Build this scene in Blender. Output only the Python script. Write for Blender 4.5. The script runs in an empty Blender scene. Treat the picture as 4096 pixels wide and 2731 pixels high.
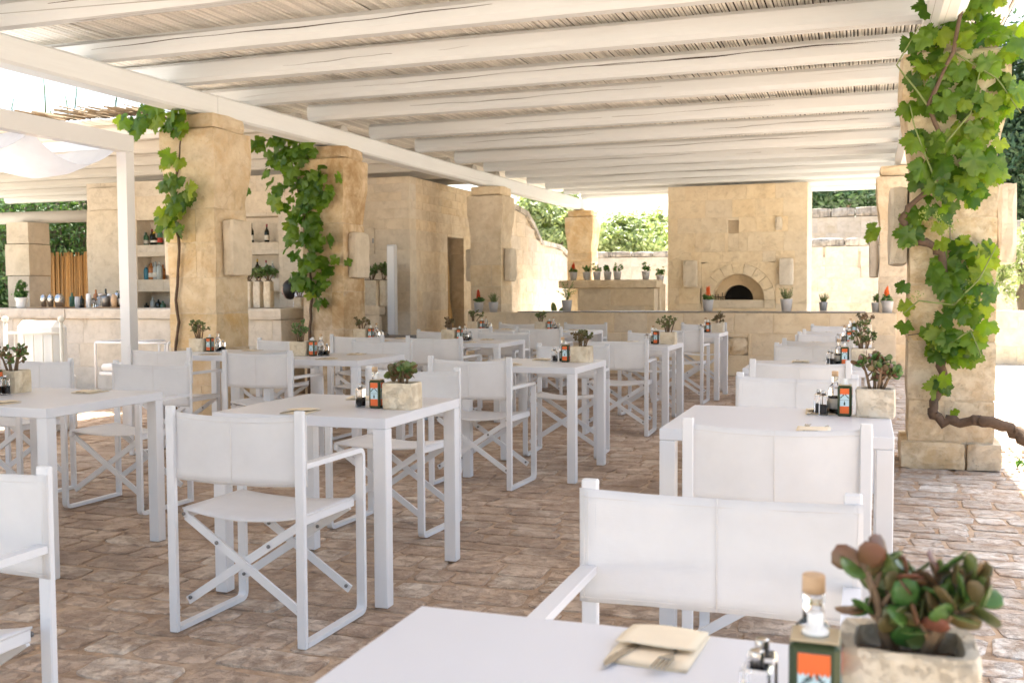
import bpy, math, random
import numpy as np
from mathutils import Vector, Matrix, Euler

R = math.radians
scene = bpy.context.scene
# ------------------------------------------------------------------ camera
YAW, PITCH, ROLL, HC = 0.335, 0.049, -0.0055, 1.232
FPX = 4080.0                                   # focal length in photograph pixels (4096 wide)
cam_d = bpy.data.cameras.new('camera')
cam = bpy.data.objects.new('camera', cam_d)
scene.collection.objects.link(cam)
cam_d.sensor_width = 36.0
cam_d.lens = FPX / 4096 * 36.0
cam_d.clip_start, cam_d.clip_end = 0.05, 2000
cam.matrix_world = (Matrix.Translation((0, 0, HC)) @ Matrix.Rotation(YAW, 4, 'Z')
                    @ Matrix.Rotation(math.pi / 2 - PITCH, 4, 'X') @ Matrix.Rotation(ROLL, 4, 'Z'))
cam_d.dof.use_dof = True
cam_d.dof.focus_distance = 4.6
cam_d.dof.aperture_fstop = 7.0
scene.camera = cam
# ------------------------------------------------------------------ world and sun
SUN_EL, SUN_AZ = R(66), R(6)                   # azimuth measured from +Y towards +X
world = bpy.data.worlds.new('World')
scene.world = world
world.use_nodes = True
wn = world.node_tree.nodes
bg = wn['Background']
sky = wn.new('ShaderNodeTexSky')
sky.sky_type = 'NISHITA'
sky.sun_disc = False
sky.sun_elevation = SUN_EL
sky.sun_rotation = SUN_AZ
sky.air_density = 1.0
sky.dust_density = 4.0
sky.ozone_density = 1.0
world.node_tree.links.new(sky.outputs[0], bg.inputs[0])
bg.inputs[1].default_value = 0.11
sun_d = bpy.data.lights.new('sun', 'SUN')
sun_d.energy = 4.4
sun_d.angle = R(0.53)
sun_d.color = (1.0, 0.965, 0.91)
sun = bpy.data.objects.new('sun', sun_d)
scene.collection.objects.link(sun)
sd = Vector((math.sin(SUN_AZ) * math.cos(SUN_EL), math.cos(SUN_AZ) * math.cos(SUN_EL), math.sin(SUN_EL)))
sun.rotation_euler = sd.to_track_quat('Z', 'Y').to_euler()
sun.location = (0, 0, 20)
vs = scene.view_settings
vs.view_transform = 'Standard'
vs.look = 'None'
vs.gamma = 1.0
vs.exposure = 2.5
vs.use_white_balance = True
vs.white_balance_temperature = 6750
vs.white_balance_tint = 6
try:
    vs.use_curve_mapping = False
except Exception:
    pass
scene.cycles.max_bounces = 10
scene.cycles.diffuse_bounces = 7
scene.cycles.glossy_bounces = 3
scene.cycles.transmission_bounces = 6
scene.cycles.transparent_max_bounces = 8
scene.cycles.use_denoising = True
scene.cycles.sample_clamp_indirect = 8.0
scene.cycles.caustics_reflective = False
scene.cycles.caustics_refractive = False

# ------------------------------------------------------------------ pixel helpers (display pixels, 2352 wide)
SC = 4096 / 2352.0


def ray(u, v):
    du, dv = u * SC - 2048, v * SC - 1365.5
    cr, sr = math.cos(ROLL), math.sin(ROLL)
    a, b = du * cr + dv * sr, -du * sr + dv * cr
    c, s = math.cos(PITCH), math.sin(PITCH)
    x, y, z = a, FPX * c - b * s, -(FPX * s + b * c)
    cy, sy = math.cos(YAW), math.sin(YAW)
    return Vector((x * cy - y * sy, x * sy + y * cy, z))


def at_y(u, v, Y):
    d = ray(u, v)
    return d * (Y / d.y) + Vector((0, 0, HC))


def at_x(u, v, X):
    d = ray(u, v)
    return d * (X / d.x) + Vector((0, 0, HC))


def at_z(u, v, Z):
    d = ray(u, v)
    return d * ((Z - HC) / d.z) + Vector((0, 0, HC))


def depth(p):                                  # metres in front of the camera
    return -p[0] * math.sin(YAW) + p[1] * math.cos(YAW)


# ------------------------------------------------------------------ object helpers
COL = scene.collection


def obj(name, mesh, mat=None, parent=None, loc=(0, 0, 0), rot=(0, 0, 0), scale=(1, 1, 1)):
    o = bpy.data.objects.new(name, mesh)
    COL.objects.link(o)
    if mat is not None and mesh is not None and len(mesh.materials) == 0:
        mesh.materials.append(mat)
    o.parent = parent
    o.location = loc
    o.rotation_euler = rot
    o.scale = scale
    return o


def tag(o, label, cat=None, group=None, kind=None):
    if label:
        o['label'] = label
    if cat:
        o['category'] = cat
    if group:
        o['group'] = group
    if kind:
        o['kind'] = kind
    return o


def thing(name, label, cat, loc=(0, 0, 0), rotz=0, group=None):
    o = bpy.data.objects.new(name, None)
    COL.objects.link(o)
    o.empty_display_size = 0.1
    o.location = loc
    o.rotation_euler = (0, 0, rotz)
    return tag(o, label, cat, group)


def copy_tree(o, parent=None):
    c = o.copy()
    COL.objects.link(c)
    c.parent = parent
    for ch in [k for k in KIDS.get(o.name, [])]:
        n = copy_tree(ch, c)
        KIDS.setdefault(c.name, []).append(n)
    return c


KIDS = {}


def index_tree(o, allobjs):
    for k in allobjs:
        if k.parent == o:
            KIDS.setdefault(o.name, []).append(k)
            index_tree(k, allobjs)


class MB:
    """collects polygons for ONE mesh"""

    def __init__(self):
        self.v, self.f, self.s = [], [], []

    def add(self, vs, fs, smooth=False, M=None):
        n = len(self.v)
        for p in vs:
            p = Vector(p)
            self.v.append(tuple(M @ p) if M is not None else tuple(p))
        for f in fs:
            self.f.append([i + n for i in f])
            self.s.append(smooth)
        return self

    def box(self, lo, hi, M=None):
        x0, y0, z0 = lo
        x1, y1, z1 = hi
        return self.add([(x0, y0, z0), (x1, y0, z0), (x1, y1, z0), (x0, y1, z0), (x0, y0, z1), (x1, y0, z1), (x1, y1, z1), (x0, y1, z1)],
                        [(0, 3, 2, 1), (4, 5, 6, 7), (0, 1, 5, 4), (1, 2, 6, 5), (2, 3, 7, 6), (3, 0, 4, 7)], M=M)

    def cbox(self, lo, hi, b=0.004, M=None):
        """box with chamfered edges"""
        c = [(lo[i] + hi[i]) / 2 for i in range(3)]
        h = [(hi[i] - lo[i]) / 2 for i in range(3)]
        b = min(b, min(h) * 0.9)
        vs, idx = [], {}
        for sx in (-1, 1):
            for sy in (-1, 1):
                for sz in (-1, 1):
                    for a in range(3):
                        s = (sx, sy, sz)
                        p = [c[i] + s[i] * (h[i] - (0 if i == a else b)) for i in range(3)]
                        idx[(sx, sy, sz, a)] = len(vs)
                        vs.append(p)
        fs = []
        for a in range(3):
            o1, o2 = (a + 1) % 3, (a + 2) % 3
            for s in (-1, 1):
                q = []
                for t1, t2 in ((-1, -1), (1, -1), (1, 1), (-1, 1)):
                    k = [0, 0, 0]
                    k[a], k[o1], k[o2] = s, t1, t2
                    q.append(idx[(k[0], k[1], k[2], a)])
                fs.append(q if s > 0 else q[::-1])
        for a in range(3):                     # edges parallel to axis a
            o1, o2 = (a + 1) % 3, (a + 2) % 3
            for t1 in (-1, 1):
                for t2 in (-1, 1):
                    def k(sa, ax):
                        v = [0, 0, 0]
                        v[a], v[o1], v[o2] = sa, t1, t2
                        return idx[(v[0], v[1], v[2], ax)]
                    q = [k(-1, o1), k(1, o1), k(1, o2), k(-1, o2)]
                    fs.append(q if t1 * t2 > 0 else q[::-1])
        for sx in (-1, 1):
            for sy in (-1, 1):
                for sz in (-1, 1):
                    q = [idx[(sx, sy, sz, a)] for a in range(3)]
                    fs.append(q if sx * sy * sz > 0 else q[::-1])
        return self.add(vs, fs, M=M)

    def tube(self, pts, r, n=8, cap=True, smooth=True, flat=None):
        """tube along pts; r number or list; flat=(w,h) gives a rectangular bar with up hint"""
        pts = [Vector(p) for p in pts]
        m = len(pts)
        rs = r if isinstance(r, (list, tuple)) else [r] * m
        vs, fs = [], []
        prev = None
        for i, p in enumerate(pts):
            t = (pts[min(i + 1, m - 1)] - pts[max(i - 1, 0)]).normalized()
            if prev is None:
                a = Vector((0, 0, 1)) if abs(t.z) < 0.9 else Vector((1, 0, 0))
                u = t.cross(a).normalized()
            else:
                u = (prev - t * prev.dot(t)).normalized()
            prev = u
            w = t.cross(u)
            for k in range(n):
                an = 2 * math.pi * k / n
                vs.append(p + (u * math.cos(an) + w * math.sin(an)) * rs[i])
        for i in range(m - 1):
            for k in range(n):
                a, b = i * n + k, i * n + (k + 1) % n
                fs.append((a, b, b + n, a + n))
        if cap:
            fs.append(tuple(range(n))[::-1])
            fs.append(tuple(range((m - 1) * n, m * n)))
        return self.add(vs, fs, smooth)

    def strip(self, path, side, thick_dir_w, w, t, closed=False):
        """flat bar swept along path in a plane; side = plane normal (bar width direction), w width, t thickness"""
        side = Vector(side).normalized()
        P = [Vector(p) for p in path]
        m = len(P)
        vs, fs = [], []
        for i, p in enumerate(P):
            a = P[i - 1] if (i > 0 or closed) else None
            b = P[(i + 1) % m] if (i < m - 1 or closed) else None
            if a is None:
                nrm = side.cross((b - p).normalized())
                k = 1
            elif b is None:
                nrm = side.cross((p - a).normalized())
                k = 1
            else:
                n1, n2 = side.cross((p - a).normalized()), side.cross((b - p).normalized())
                nrm = (n1 + n2).normalized()
                k = 1 / max(0.3, nrm.dot(n1))
            for sw, sn in ((-1, -1), (1, -1), (1, 1), (-1, 1)):
                vs.append(p + side * (sw * w / 2) + nrm * (sn * t / 2 * k))
        for i in range(m - 1 + (1 if closed else 0)):
            for k in range(4):
                a, b = i * 4 + k, i * 4 + (k + 1) % 4
                c, d = ((i + 1) % m) * 4 + (k + 1) % 4, ((i + 1) % m) * 4 + k
                fs.append((a, b, c, d))
        if not closed:
            fs.append((3, 2, 1, 0))
            e = (m - 1) * 4
            fs.append((e, e + 1, e + 2, e + 3))
        return self.add(vs, fs)

    def lathe(self, prof, n=16, M=None, smooth=True, sq=None):
        """prof: list of (radius, z)"""
        vs, fs = [], []
        for r, z in prof:
            for k in range(n):
                an = 2 * math.pi * (k + 0.5) / n
                vs.append((r * math.cos(an), r * math.sin(an), z))
        for i in range(len(prof) - 1):
            for k in range(n):
                a, b = i * n + k, i * n + (k + 1) % n
                fs.append((a, b, b + n, a + n))
        fs.append(tuple(range(n))[::-1])
        m = (len(prof) - 1) * n
        fs.append(tuple(range(m, m + n)))
        return self.add(vs, fs, smooth, M)

    def poly(self, pts, thick_vec):
        """extruded polygon"""
        t = Vector(thick_vec)
        P = [Vector(p) for p in pts]
        n = len(P)
        vs = P + [p + t for p in P]
        fs = [tuple(range(n))[::-1], tuple(range(n, 2 * n))]
        for k in range(n):
            fs.append((k, (k + 1) % n, (k + 1) % n + n, k + n))
        return self.add(vs, fs)

    def mesh(self, name):
        me = bpy.data.meshes.new(name)
        me.from_pydata(self.v, [], self.f)
        if any(self.s):
            me.polygons.foreach_set('use_smooth', self.s)
        me.update()
        return me

    def build(self, name, mat, parent=None, loc=(0, 0, 0), rot=(0, 0, 0)):
        return obj(name, self.mesh(name), mat, parent, loc, rot)

    def wbuild(self, name, mat, parent=None):
        """vertices are world coordinates: put the origin at the middle; parents are never rotated here"""
        A = np.array(self.v)
        c = (A.min(0) + A.max(0)) / 2
        self.v = [tuple(x) for x in (A - c)]
        w = Vector((0, 0, 0))
        p = parent
        while p is not None:
            w += p.location
            p = p.parent
        return obj(name, self.mesh(name), mat, parent, tuple(Vector(c) - w))


def fix_normals(me):
    import bmesh
    bm = bmesh.new()
    bm.from_mesh(me)
    bmesh.ops.recalc_face_normals(bm, faces=bm.faces)
    bm.to_mesh(me)
    bm.free()
    return me


# ------------------------------------------------------------------ materials
def mk(name):
    m = bpy.data.materials.new(name)
    m.use_nodes = True
    nt = m.node_tree
    b = nt.nodes['Principled BSDF']
    return m, nt, b


def nd(nt, t, **kw):
    n = nt.nodes.new(t)
    for k, v in kw.items():
        if k.startswith('i_'):
            n.inputs[int(k[2:]) if k[2:].isdigit() else k[2:]].default_value = v
        else:
            setattr(n, k, v)
    return n


def lk(nt, a, b):
    nt.links.new(a, b)


def noise(nt, co, scale, detail=3, rough=0.55, dist=0.0):
    n = nd(nt, 'ShaderNodeTexNoise')
    n.inputs['Scale'].default_value = scale
    n.inputs['Detail'].default_value = detail
    n.inputs['Roughness'].default_value = rough
    n.inputs['Distortion'].default_value = dist
    lk(nt, co, n.inputs['Vector'])
    return n.outputs['Fac']


def ramp(nt, fac, stops):
    n = nd(nt, 'ShaderNodeValToRGB')
    e = n.color_ramp.elements
    while len(e) < len(stops):
        e.new(0.5)
    for i, (p, c) in enumerate(stops):
        e[i].position = p
        e[i].color = c if len(c) == 4 else (*c, 1)
    lk(nt, fac, n.inputs[0])
    return n.outputs[0]


def mixc(nt, fac, a, b, mode='MIX'):
    n = nd(nt, 'ShaderNodeMix', data_type='RGBA', blend_type=mode)
    for sock, val in ((n.inputs[0], fac), (n.inputs[6], a), (n.inputs[7], b)):
        if hasattr(val, 'links') or hasattr(val, 'is_linked'):
            lk(nt, val, sock)
        elif isinstance(val, (int, float)):
            sock.default_value = val
        else:
            sock.default_value = (*val, 1) if len(val) == 3 else val
    return n.outputs[2]


def math_n(nt, op, a, b=None, clamp=False):
    n = nd(nt, 'ShaderNodeMath', operation=op, use_clamp=clamp)
    for i, val in enumerate((a, b)):
        if val is None:
            continue
        if isinstance(val, (int, float)):
            n.inputs[i].default_value = val
        else:
            lk(nt, val, n.inputs[i])
    return n.outputs[0]


def bump(nt, b, h, strength=0.3, dist=0.01):
    n = nd(nt, 'ShaderNodeBump')
    n.inputs['Strength'].default_value = strength
    n.inputs['Distance'].default_value = dist
    lk(nt, h, n.inputs['Height'])
    lk(nt, n.outputs[0], b.inputs['Normal'])


def pos(nt):
    return nd(nt, 'ShaderNodeNewGeometry').outputs['Position']


def plain(name, col, rough=0.5, metal=0.0, var=0.06, scale=40, bmp=0.0, bscale=200, rand=0.0, spec=0.5):
    m, nt, b = mk(name)
    p = pos(nt)
    f = noise(nt, p, scale, 4)
    c = mixc(nt, f, tuple(x * (1 - var) for x in col), tuple(min(1, x * (1 + var)) for x in col))
    if rand:
        oi = nd(nt, 'ShaderNodeObjectInfo').outputs['Random']
        hv = nd(nt, 'ShaderNodeHueSaturation')
        lk(nt, c, hv.inputs['Color'])
        lk(nt, math_n(nt, 'ADD', math_n(nt, 'MULTIPLY', oi, 2 * rand), 1 - rand), hv.inputs['Value'])
        c = hv.outputs[0]
    lk(nt, c, b.inputs['Base Color'])
    b.inputs['Roughness'].default_value = rough
    b.inputs['Metallic'].default_value = metal
    b.inputs['Specular IOR Level'].default_value = spec
    if bmp:
        bump(nt, b, noise(nt, p, bscale, 4), bmp, 0.004)
    return m


def _soft(c, k=1.0):
    g_ = 0.3 * c[0] + 0.59 * c[1] + 0.11 * c[2]
    return tuple(g_ + (x - g_) * k for x in c)


def stone(name, light, dark, stain=None, stain_amt=0.0, pit=0.35, rand=0.10, streak=0.0, rough=0.9, coarse=1.0):
    light, dark = _soft(light), _soft(dark)
    m, nt, b = mk(name)
    p = pos(nt)
    oi = nd(nt, 'ShaderNodeObjectInfo').outputs['Random']
    # every block gets its own piece of the noise
    comb = nd(nt, 'ShaderNodeVectorMath', operation='ADD')
    sc_ = nd(nt, 'ShaderNodeVectorMath', operation='SCALE')
    cx = nd(nt, 'ShaderNodeCombineXYZ')
    lk(nt, oi, cx.inputs[0])
    lk(nt, oi, cx.inputs[2])
    lk(nt, cx.outputs[0], sc_.inputs[0])
    sc_.inputs['Scale'].default_value = 7.0
    lk(nt, p, comb.inputs[0])
    lk(nt, sc_.outputs[0], comb.inputs[1])
    q = comb.outputs[0]
    f1 = noise(nt, q, 2.6 * coarse, 6, 0.62, 0.4)
    f2 = noise(nt, q, 11 * coarse, 5, 0.6)
    f = math_n(nt, 'ADD', math_n(nt, 'MULTIPLY', f1, 0.65), math_n(nt, 'MULTIPLY', f2, 0.35))
    c = ramp(nt, f, [(0.40, dark), (0.58, light)])
    er = ramp(nt, noise(nt, q, 7.0 * coarse, 8, 0.74, 0.3), [(0.50, (0, 0, 0)), (0.66, (1, 1, 1))])
    c = mixc(nt, math_n(nt, 'MULTIPLY', er, 0.30), c, tuple(x * 0.66 for x in dark))
    sc2 = ramp(nt, noise(nt, q, 5.0, 7, 0.7, 0.5), [(0.58, (0, 0, 0)), (0.70, (1, 1, 1))])
    c = mixc(nt, math_n(nt, 'MULTIPLY', sc2, 0.45), c, tuple(min(0.85, x * 1.14) for x in light))
    if stain:
        s = noise(nt, p, 1.7, 6, 0.7, 0.8)
        sf = ramp(nt, s, [(0.60 - 0.18 * stain_amt, (0, 0, 0)), (0.72 - 0.10 * stain_amt, (1, 1, 1))])
        c = mixc(nt, math_n(nt, 'MULTIPLY', sf, min(0.9, 0.45 + 0.4 * stain_amt)), c, stain)
    if streak:
        mp = nd(nt, 'ShaderNodeMapping')
        mp.inputs['Scale'].default_value = (9, 9, 0.9)
        lk(nt, p, mp.inputs[0])
        s2 = noise(nt, mp.outputs[0], 1.0, 5, 0.65)
        sf2 = ramp(nt, s2, [(0.52, (0, 0, 0)), (0.66, (1, 1, 1))])
        c = mixc(nt, math_n(nt, 'MULTIPLY', sf2, streak), c, tuple(x * 0.42 for x in dark))
    hv = nd(nt, 'ShaderNodeHueSaturation')
    lk(nt, c, hv.inputs['Color'])
    lk(nt, math_n(nt, 'ADD', math_n(nt, 'MULTIPLY', oi, 2 * rand), 1 - rand), hv.inputs['Value'])
    lk(nt, math_n(nt, 'ADD', math_n(nt, 'MULTIPLY', oi, 0.25), 0.88), hv.inputs['Saturation'])
    c = hv.outputs[0]
    vo = nd(nt, 'ShaderNodeTexVoronoi')
    vo.inputs['Scale'].default_value = 26 * coarse
    lk(nt, q, vo.inputs['Vector'])
    pits = ramp(nt, vo.outputs['Distance'], [(0.06, (0, 0, 0)), (0.22, (1, 1, 1))])
    sel = ramp(nt, noise(nt, q, 4.5, 3), [(0.50, (0, 0, 0)), (0.62, (1, 1, 1))])
    pm = math_n(nt, 'MULTIPLY', math_n(nt, 'SUBTRACT', 1.0, pits), sel)
    c = mixc(nt, math_n(nt, 'MULTIPLY', pm, pit), c, tuple(x * 0.45 for x in dark))
    lk(nt, c, b.inputs['Base Color'])
    b.inputs['Roughness'].default_value = rough
    b.inputs['Specular IOR Level'].default_value = 0.25
    h = math_n(nt, 'ADD', math_n(nt, 'MULTIPLY', noise(nt, q, 60, 5, 0.65), 0.5), math_n(nt, 'SUBTRACT', math_n(nt, 'MULTIPLY', f1, 1.2), pm))
    h = math_n(nt, 'SUBTRACT', h, math_n(nt, 'MULTIPLY', er, 0.8))
    bump(nt, b, h, 0.7, 0.010)
    return m


def translucent(name, col, col2, trans=0.35, rough=0.5, scale=6.0, rand=0.25, tcol=None):
    m, nt, b = mk(name)
    p = pos(nt)
    oi = nd(nt, 'ShaderNodeObjectInfo').outputs['Random']
    f = noise(nt, p, scale, 3)
    f = math_n(nt, 'ADD', math_n(nt, 'MULTIPLY', f, 0.6), math_n(nt, 'MULTIPLY', oi, 0.45))
    c = ramp(nt, f, [(0.30, col), (0.75, col2)])
    lk(nt, c, b.inputs['Base Color'])
    b.inputs['Roughness'].default_value = rough
    t = nd(nt, 'ShaderNodeBsdfTranslucent')
    tc = mixc(nt, 1.0, c, tcol or (1.6, 1.7, 0.7), 'MULTIPLY')
    lk(nt, tc, t.inputs['Color'])
    mx = nd(nt, 'ShaderNodeMixShader')
    mx.inputs[0].default_value = trans
    lk(nt, b.outputs[0], mx.inputs[1])
    lk(nt, t.outputs[0], mx.inputs[2])
    lk(nt, mx.outputs[0], nt.nodes['Material Output'].inputs[0])
    return m


def leafmat(name, col, col2, trans=0.3, scale=3.0):
    """one mesh of many leaves: colour varies from leaf to leaf by island"""
    m, nt, b = mk(name)
    g = nd(nt, 'ShaderNodeNewGeometry')
    c = ramp(nt, g.outputs['Random Per Island'], [(0.0, col), (1.0, col2)])
    lk(nt, c, b.inputs['Base Color'])
    b.inputs['Roughness'].default_value = 0.45
    t = nd(nt, 'ShaderNodeBsdfTranslucent')
    lk(nt, mixc(nt, 1.0, c, (1.5, 1.6, 0.7), 'MULTIPLY'), t.inputs['Color'])
    mx = nd(nt, 'ShaderNodeMixShader')
    mx.inputs[0].default_value = trans
    lk(nt, b.outputs[0], mx.inputs[1])
    lk(nt, t.outputs[0], mx.inputs[2])
    lk(nt, mx.outputs[0], nt.nodes['Material Output'].inputs[0])
    return m


def wood_painted(name, col, crack=(0.12, 0.09, 0.06), axis=0):
    m, nt, b = mk(name)
    tc = nd(nt, 'ShaderNodeTexCoord').outputs['Object']
    oi = nd(nt, 'ShaderNodeObjectInfo').outputs['Random']
    mp = nd(nt, 'ShaderNodeMapping')
    s = [9.0, 9.0, 9.0]
    s[axis] = 0.55
    mp.inputs['Scale'].default_value = s
    lk(nt, tc, mp.inputs[0])
    ad = nd(nt, 'ShaderNodeVectorMath', operation='ADD')
    cx = nd(nt, 'ShaderNodeCombineXYZ')
    for i in range(3):
        lk(nt, math_n(nt, 'MULTIPLY', oi, 17.0 + i * 5), cx.inputs[i])
    lk(nt, mp.outputs[0], ad.inputs[0])
    lk(nt, cx.outputs[0], ad.inputs[1])
    g = noise(nt, ad.outputs[0], 1.6, 5, 0.6, 0.1)
    f = noise(nt, ad.outputs[0], 9.0, 4, 0.6)
    c = ramp(nt, math_n(nt, 'ADD', math_n(nt, 'MULTIPLY', g, 0.7), math_n(nt, 'MULTIPLY', f, 0.3)),
             [(0.32, tuple(x * 0.945 for x in col)), (0.62, col)])
    # drying checks: thin long cracks
    mp2 = nd(nt, 'ShaderNodeMapping')
    s2 = [7.0, 7.0, 7.0]
    s2[axis] = 0.11
    mp2.inputs['Scale'].default_value = s2
    lk(nt, tc, mp2.inputs[0])
    ad2 = nd(nt, 'ShaderNodeVectorMath', operation='ADD')
    lk(nt, mp2.outputs[0], ad2.inputs[0])
    lk(nt, cx.outputs[0], ad2.inputs[1])
    k = noise(nt, ad2.outputs[0], 0.8, 2, 0.45, 0.0)
    kk = math_n(nt, 'ABSOLUTE', math_n(nt, 'SUBTRACT', k, 0.5))
    gate = ramp(nt, noise(nt, ad2.outputs[0], 0.55, 2), [(0.53, (0, 0, 0)), (0.58, (1, 1, 1))])
    ck = math_n(nt, 'MULTIPLY', ramp(nt, kk, [(0.0, (1, 1, 1)), (0.007, (0, 0, 0))]), gate)
    c = mixc(nt, math_n(nt, 'MULTIPLY', ck, 0.8), c, crack)
    lk(nt, c, b.inputs['Base Color'])
    b.inputs['Roughness'].default_value = 0.7
    bump(nt, b, math_n(nt, 'SUBTRACT', f, math_n(nt, 'MULTIPLY', ck, 3.0)), 0.35, 0.006)
    return m


def glass(name, col=(1, 1, 1), rough=0.02, ior=1.45):
    m, nt, b = mk(name)
    b.inputs['Base Color'].default_value = (*col, 1)
    b.inputs['Roughness'].default_value = rough
    b.inputs['Transmission Weight'].default_value = 1.0
    b.inputs['IOR'].default_value = ior
    return m


def canvas(name, col, trans=0.18):
    m, nt, b = mk(name)
    uv = nd(nt, 'ShaderNodeTexCoord').outputs['Object']
    mpa = nd(nt, 'ShaderNodeMapping')
    mpa.inputs['Scale'].default_value = (60, 60, 900)
    lk(nt, uv, mpa.inputs[0])
    wsum = noise(nt, mpa.outputs[0], 1.0, 2, 0.5)
    oi = nd(nt, 'ShaderNodeObjectInfo').outputs['Random']
    n = noise(nt, uv, 7, 4, 0.6)
    c = ramp(nt, n, [(0.3, tuple(x * 0.94 for x in col)), (0.65, col)])
    c = mixc(nt, math_n(nt, 'MULTIPLY', wsum, 0.03), c, tuple(x * 0.75 for x in col))
    hv = nd(nt, 'ShaderNodeHueSaturation')
    lk(nt, c, hv.inputs['Color'])
    lk(nt, math_n(nt, 'ADD', math_n(nt, 'MULTIPLY', oi, 0.08), 0.95), hv.inputs['Value'])
    c = hv.outputs[0]
    lk(nt, c, b.inputs['Base Color'])
    b.inputs['Roughness'].default_value = 0.85
    bump(nt, b, math_n(nt, 'ADD', math_n(nt, 'MULTIPLY', wsum, 0.3), math_n(nt, 'MULTIPLY', noise(nt, uv, 9, 3), 2.0)), 0.35, 0.004)
    t = nd(nt, 'ShaderNodeBsdfTranslucent')
    lk(nt, c, t.inputs['Color'])
    mx = nd(nt, 'ShaderNodeMixShader')
    mx.inputs[0].default_value = trans
    lk(nt, b.outputs[0], mx.inputs[1])
    lk(nt, t.outputs[0], mx.inputs[2])
    lk(nt, mx.outputs[0], nt.nodes['Material Output'].inputs[0])
    return m


M = {}
M['stone'] = stone('limestone', (0.72, 0.61, 0.46), (0.60, 0.48, 0.33), stain=(0.46, 0.33, 0.19), stain_amt=0.12, pit=0.22, rand=0.05)
M['stone_pale'] = stone('pale_limestone', (0.68, 0.60, 0.49), (0.60, 0.52, 0.41), pit=0.15, rand=0.04)
M['stone_warm'] = stone('golden_limestone', (0.72, 0.59, 0.41), (0.60, 0.45, 0.27), stain=(0.60, 0.39, 0.18), stain_amt=0.6, pit=0.3, rand=0.05)
M['stone_brown'] = stone('weathered_limestone', (0.67, 0.55, 0.40), (0.48, 0.35, 0.22), stain=(0.30, 0.19, 0.09), stain_amt=0.75, pit=0.4, rand=0.05)
M['stone_col'] = stone('chiselled_limestone', (0.73, 0.62, 0.46), (0.57, 0.43, 0.27), stain=(0.40, 0.26, 0.13), stain_amt=0.35, pit=0.45, rand=0.05, coarse=1.6)
M['stone_oven'] = stone('oven_limestone', (0.76, 0.64, 0.47), (0.69, 0.56, 0.39), stain=(0.56, 0.42, 0.25), stain_amt=0.08, pit=0.40, rand=0.05)
M['stone_far'] = stone('garden_wall_limestone', (0.60, 0.52, 0.43), (0.50, 0.42, 0.32), pit=0.2, rand=0.06)
M['coping'] = stone('lichen_coping', (0.46, 0.41, 0.35), (0.22, 0.19, 0.16), streak=0.75, pit=0.3)
M['joint'] = plain('lime_mortar', (0.62, 0.52, 0.39), 0.95, var=0.12, scale=25)
M['planter_stone'] = stone('chiselled_tufa', (0.74, 0.65, 0.51), (0.63, 0.52, 0.37), pit=0.7, coarse=3.2, rand=0.05)
M['joist'] = wood_painted('whitewashed_timber', (0.69, 0.715, 0.735), axis=0)
M['beam'] = wood_painted('whitewashed_beam', (0.74, 0.755, 0.765), axis=1)
M['crack'] = plain('dark_split_wood', (0.06, 0.04, 0.03), 0.95)
M['joist_old'] = wood_painted('weathered_timber', (0.56, 0.54, 0.50), axis=0)
M['reed'] = plain('whitewashed_reed', (0.82, 0.79, 0.74), 0.8, var=0.22, scale=60, rand=0.16)
M['reed_dark'] = plain('bare_reed', (0.30, 0.21, 0.12), 0.8, var=0.3, scale=60, rand=0.3)
M['mat_cover'] = plain('dark_roof_felt', (0.035, 0.028, 0.025), 0.95, var=0.3)
M['white_metal'] = plain('white_powder_coat', (0.70, 0.70, 0.71), 0.42, var=0.02, scale=15)
M['table_top'] = plain('white_lacquer_top', (0.67, 0.67, 0.69), 0.38, var=0.02, scale=8)
M['canvas'] = canvas('white_mesh_canvas', (0.83, 0.815, 0.805))
M['stitch'] = plain('beige_stitching', (0.78, 0.75, 0.72), 0.9)
M['bolt'] = plain('dark_steel_bolt', (0.22, 0.22, 0.22), 0.35, 0.8)
M['steel'] = plain('brushed_steel', (0.55, 0.53, 0.50), 0.25, 1.0, var=0.1)
M['napkin'] = plain('cream_paper', (0.80, 0.68, 0.50), 0.9, var=0.05)
M['soil'] = plain('dark_soil', (0.07, 0.045, 0.03), 0.95, var=0.4, scale=90, bmp=0.8, bscale=120)
M['jade'] = translucent('jade_leaf', (0.09, 0.13, 0.035), (0.22, 0.085, 0.055), 0.12, 0.35, 9, tcol=(1.5, 1.3, 0.5))
M['jade_green'] = translucent('jade_leaf_green', (0.07, 0.17, 0.035), (0.15, 0.18, 0.05), 0.12, 0.35, 9, tcol=(1.5, 1.3, 0.5))
M['jade_stem'] = plain('jade_stem', (0.20, 0.13, 0.075), 0.8, var=0.3, scale=80)
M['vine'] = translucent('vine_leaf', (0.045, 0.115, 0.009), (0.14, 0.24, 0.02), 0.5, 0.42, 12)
M['vine_young_lit'] = translucent('young_and_sunlit_vine_leaf', (0.12, 0.21, 0.015), (0.24, 0.31, 0.03), 0.5, 0.45, 12)  # paler leaf, also painting the sunlit leaves on the open side
M['bark'] = plain('vine_bark', (0.11, 0.07, 0.045), 0.9, var=0.45, scale=45, bmp=0.9, bscale=60)
M['stem_green'] = plain('green_stem', (0.16, 0.20, 0.06), 0.7, var=0.2)
M['grape'] = plain('unripe_grapes', (0.30, 0.36, 0.08), 0.5, var=0.2)
M['wire'] = plain('dark_wire', (0.10, 0.09, 0.08), 0.5, 0.5)
M['tin_green'] = plain('dark_green_tin', (0.035, 0.055, 0.022), 0.3, 0.3)
M['tin_orange'] = plain('orange_print', (0.72, 0.13, 0.02), 0.45)
M['tin_blue'] = plain('pale_blue_print', (0.52, 0.68, 0.72), 0.45)
M['tin_ink'] = plain('dark_print', (0.02, 0.05, 0.045), 0.5)
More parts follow.
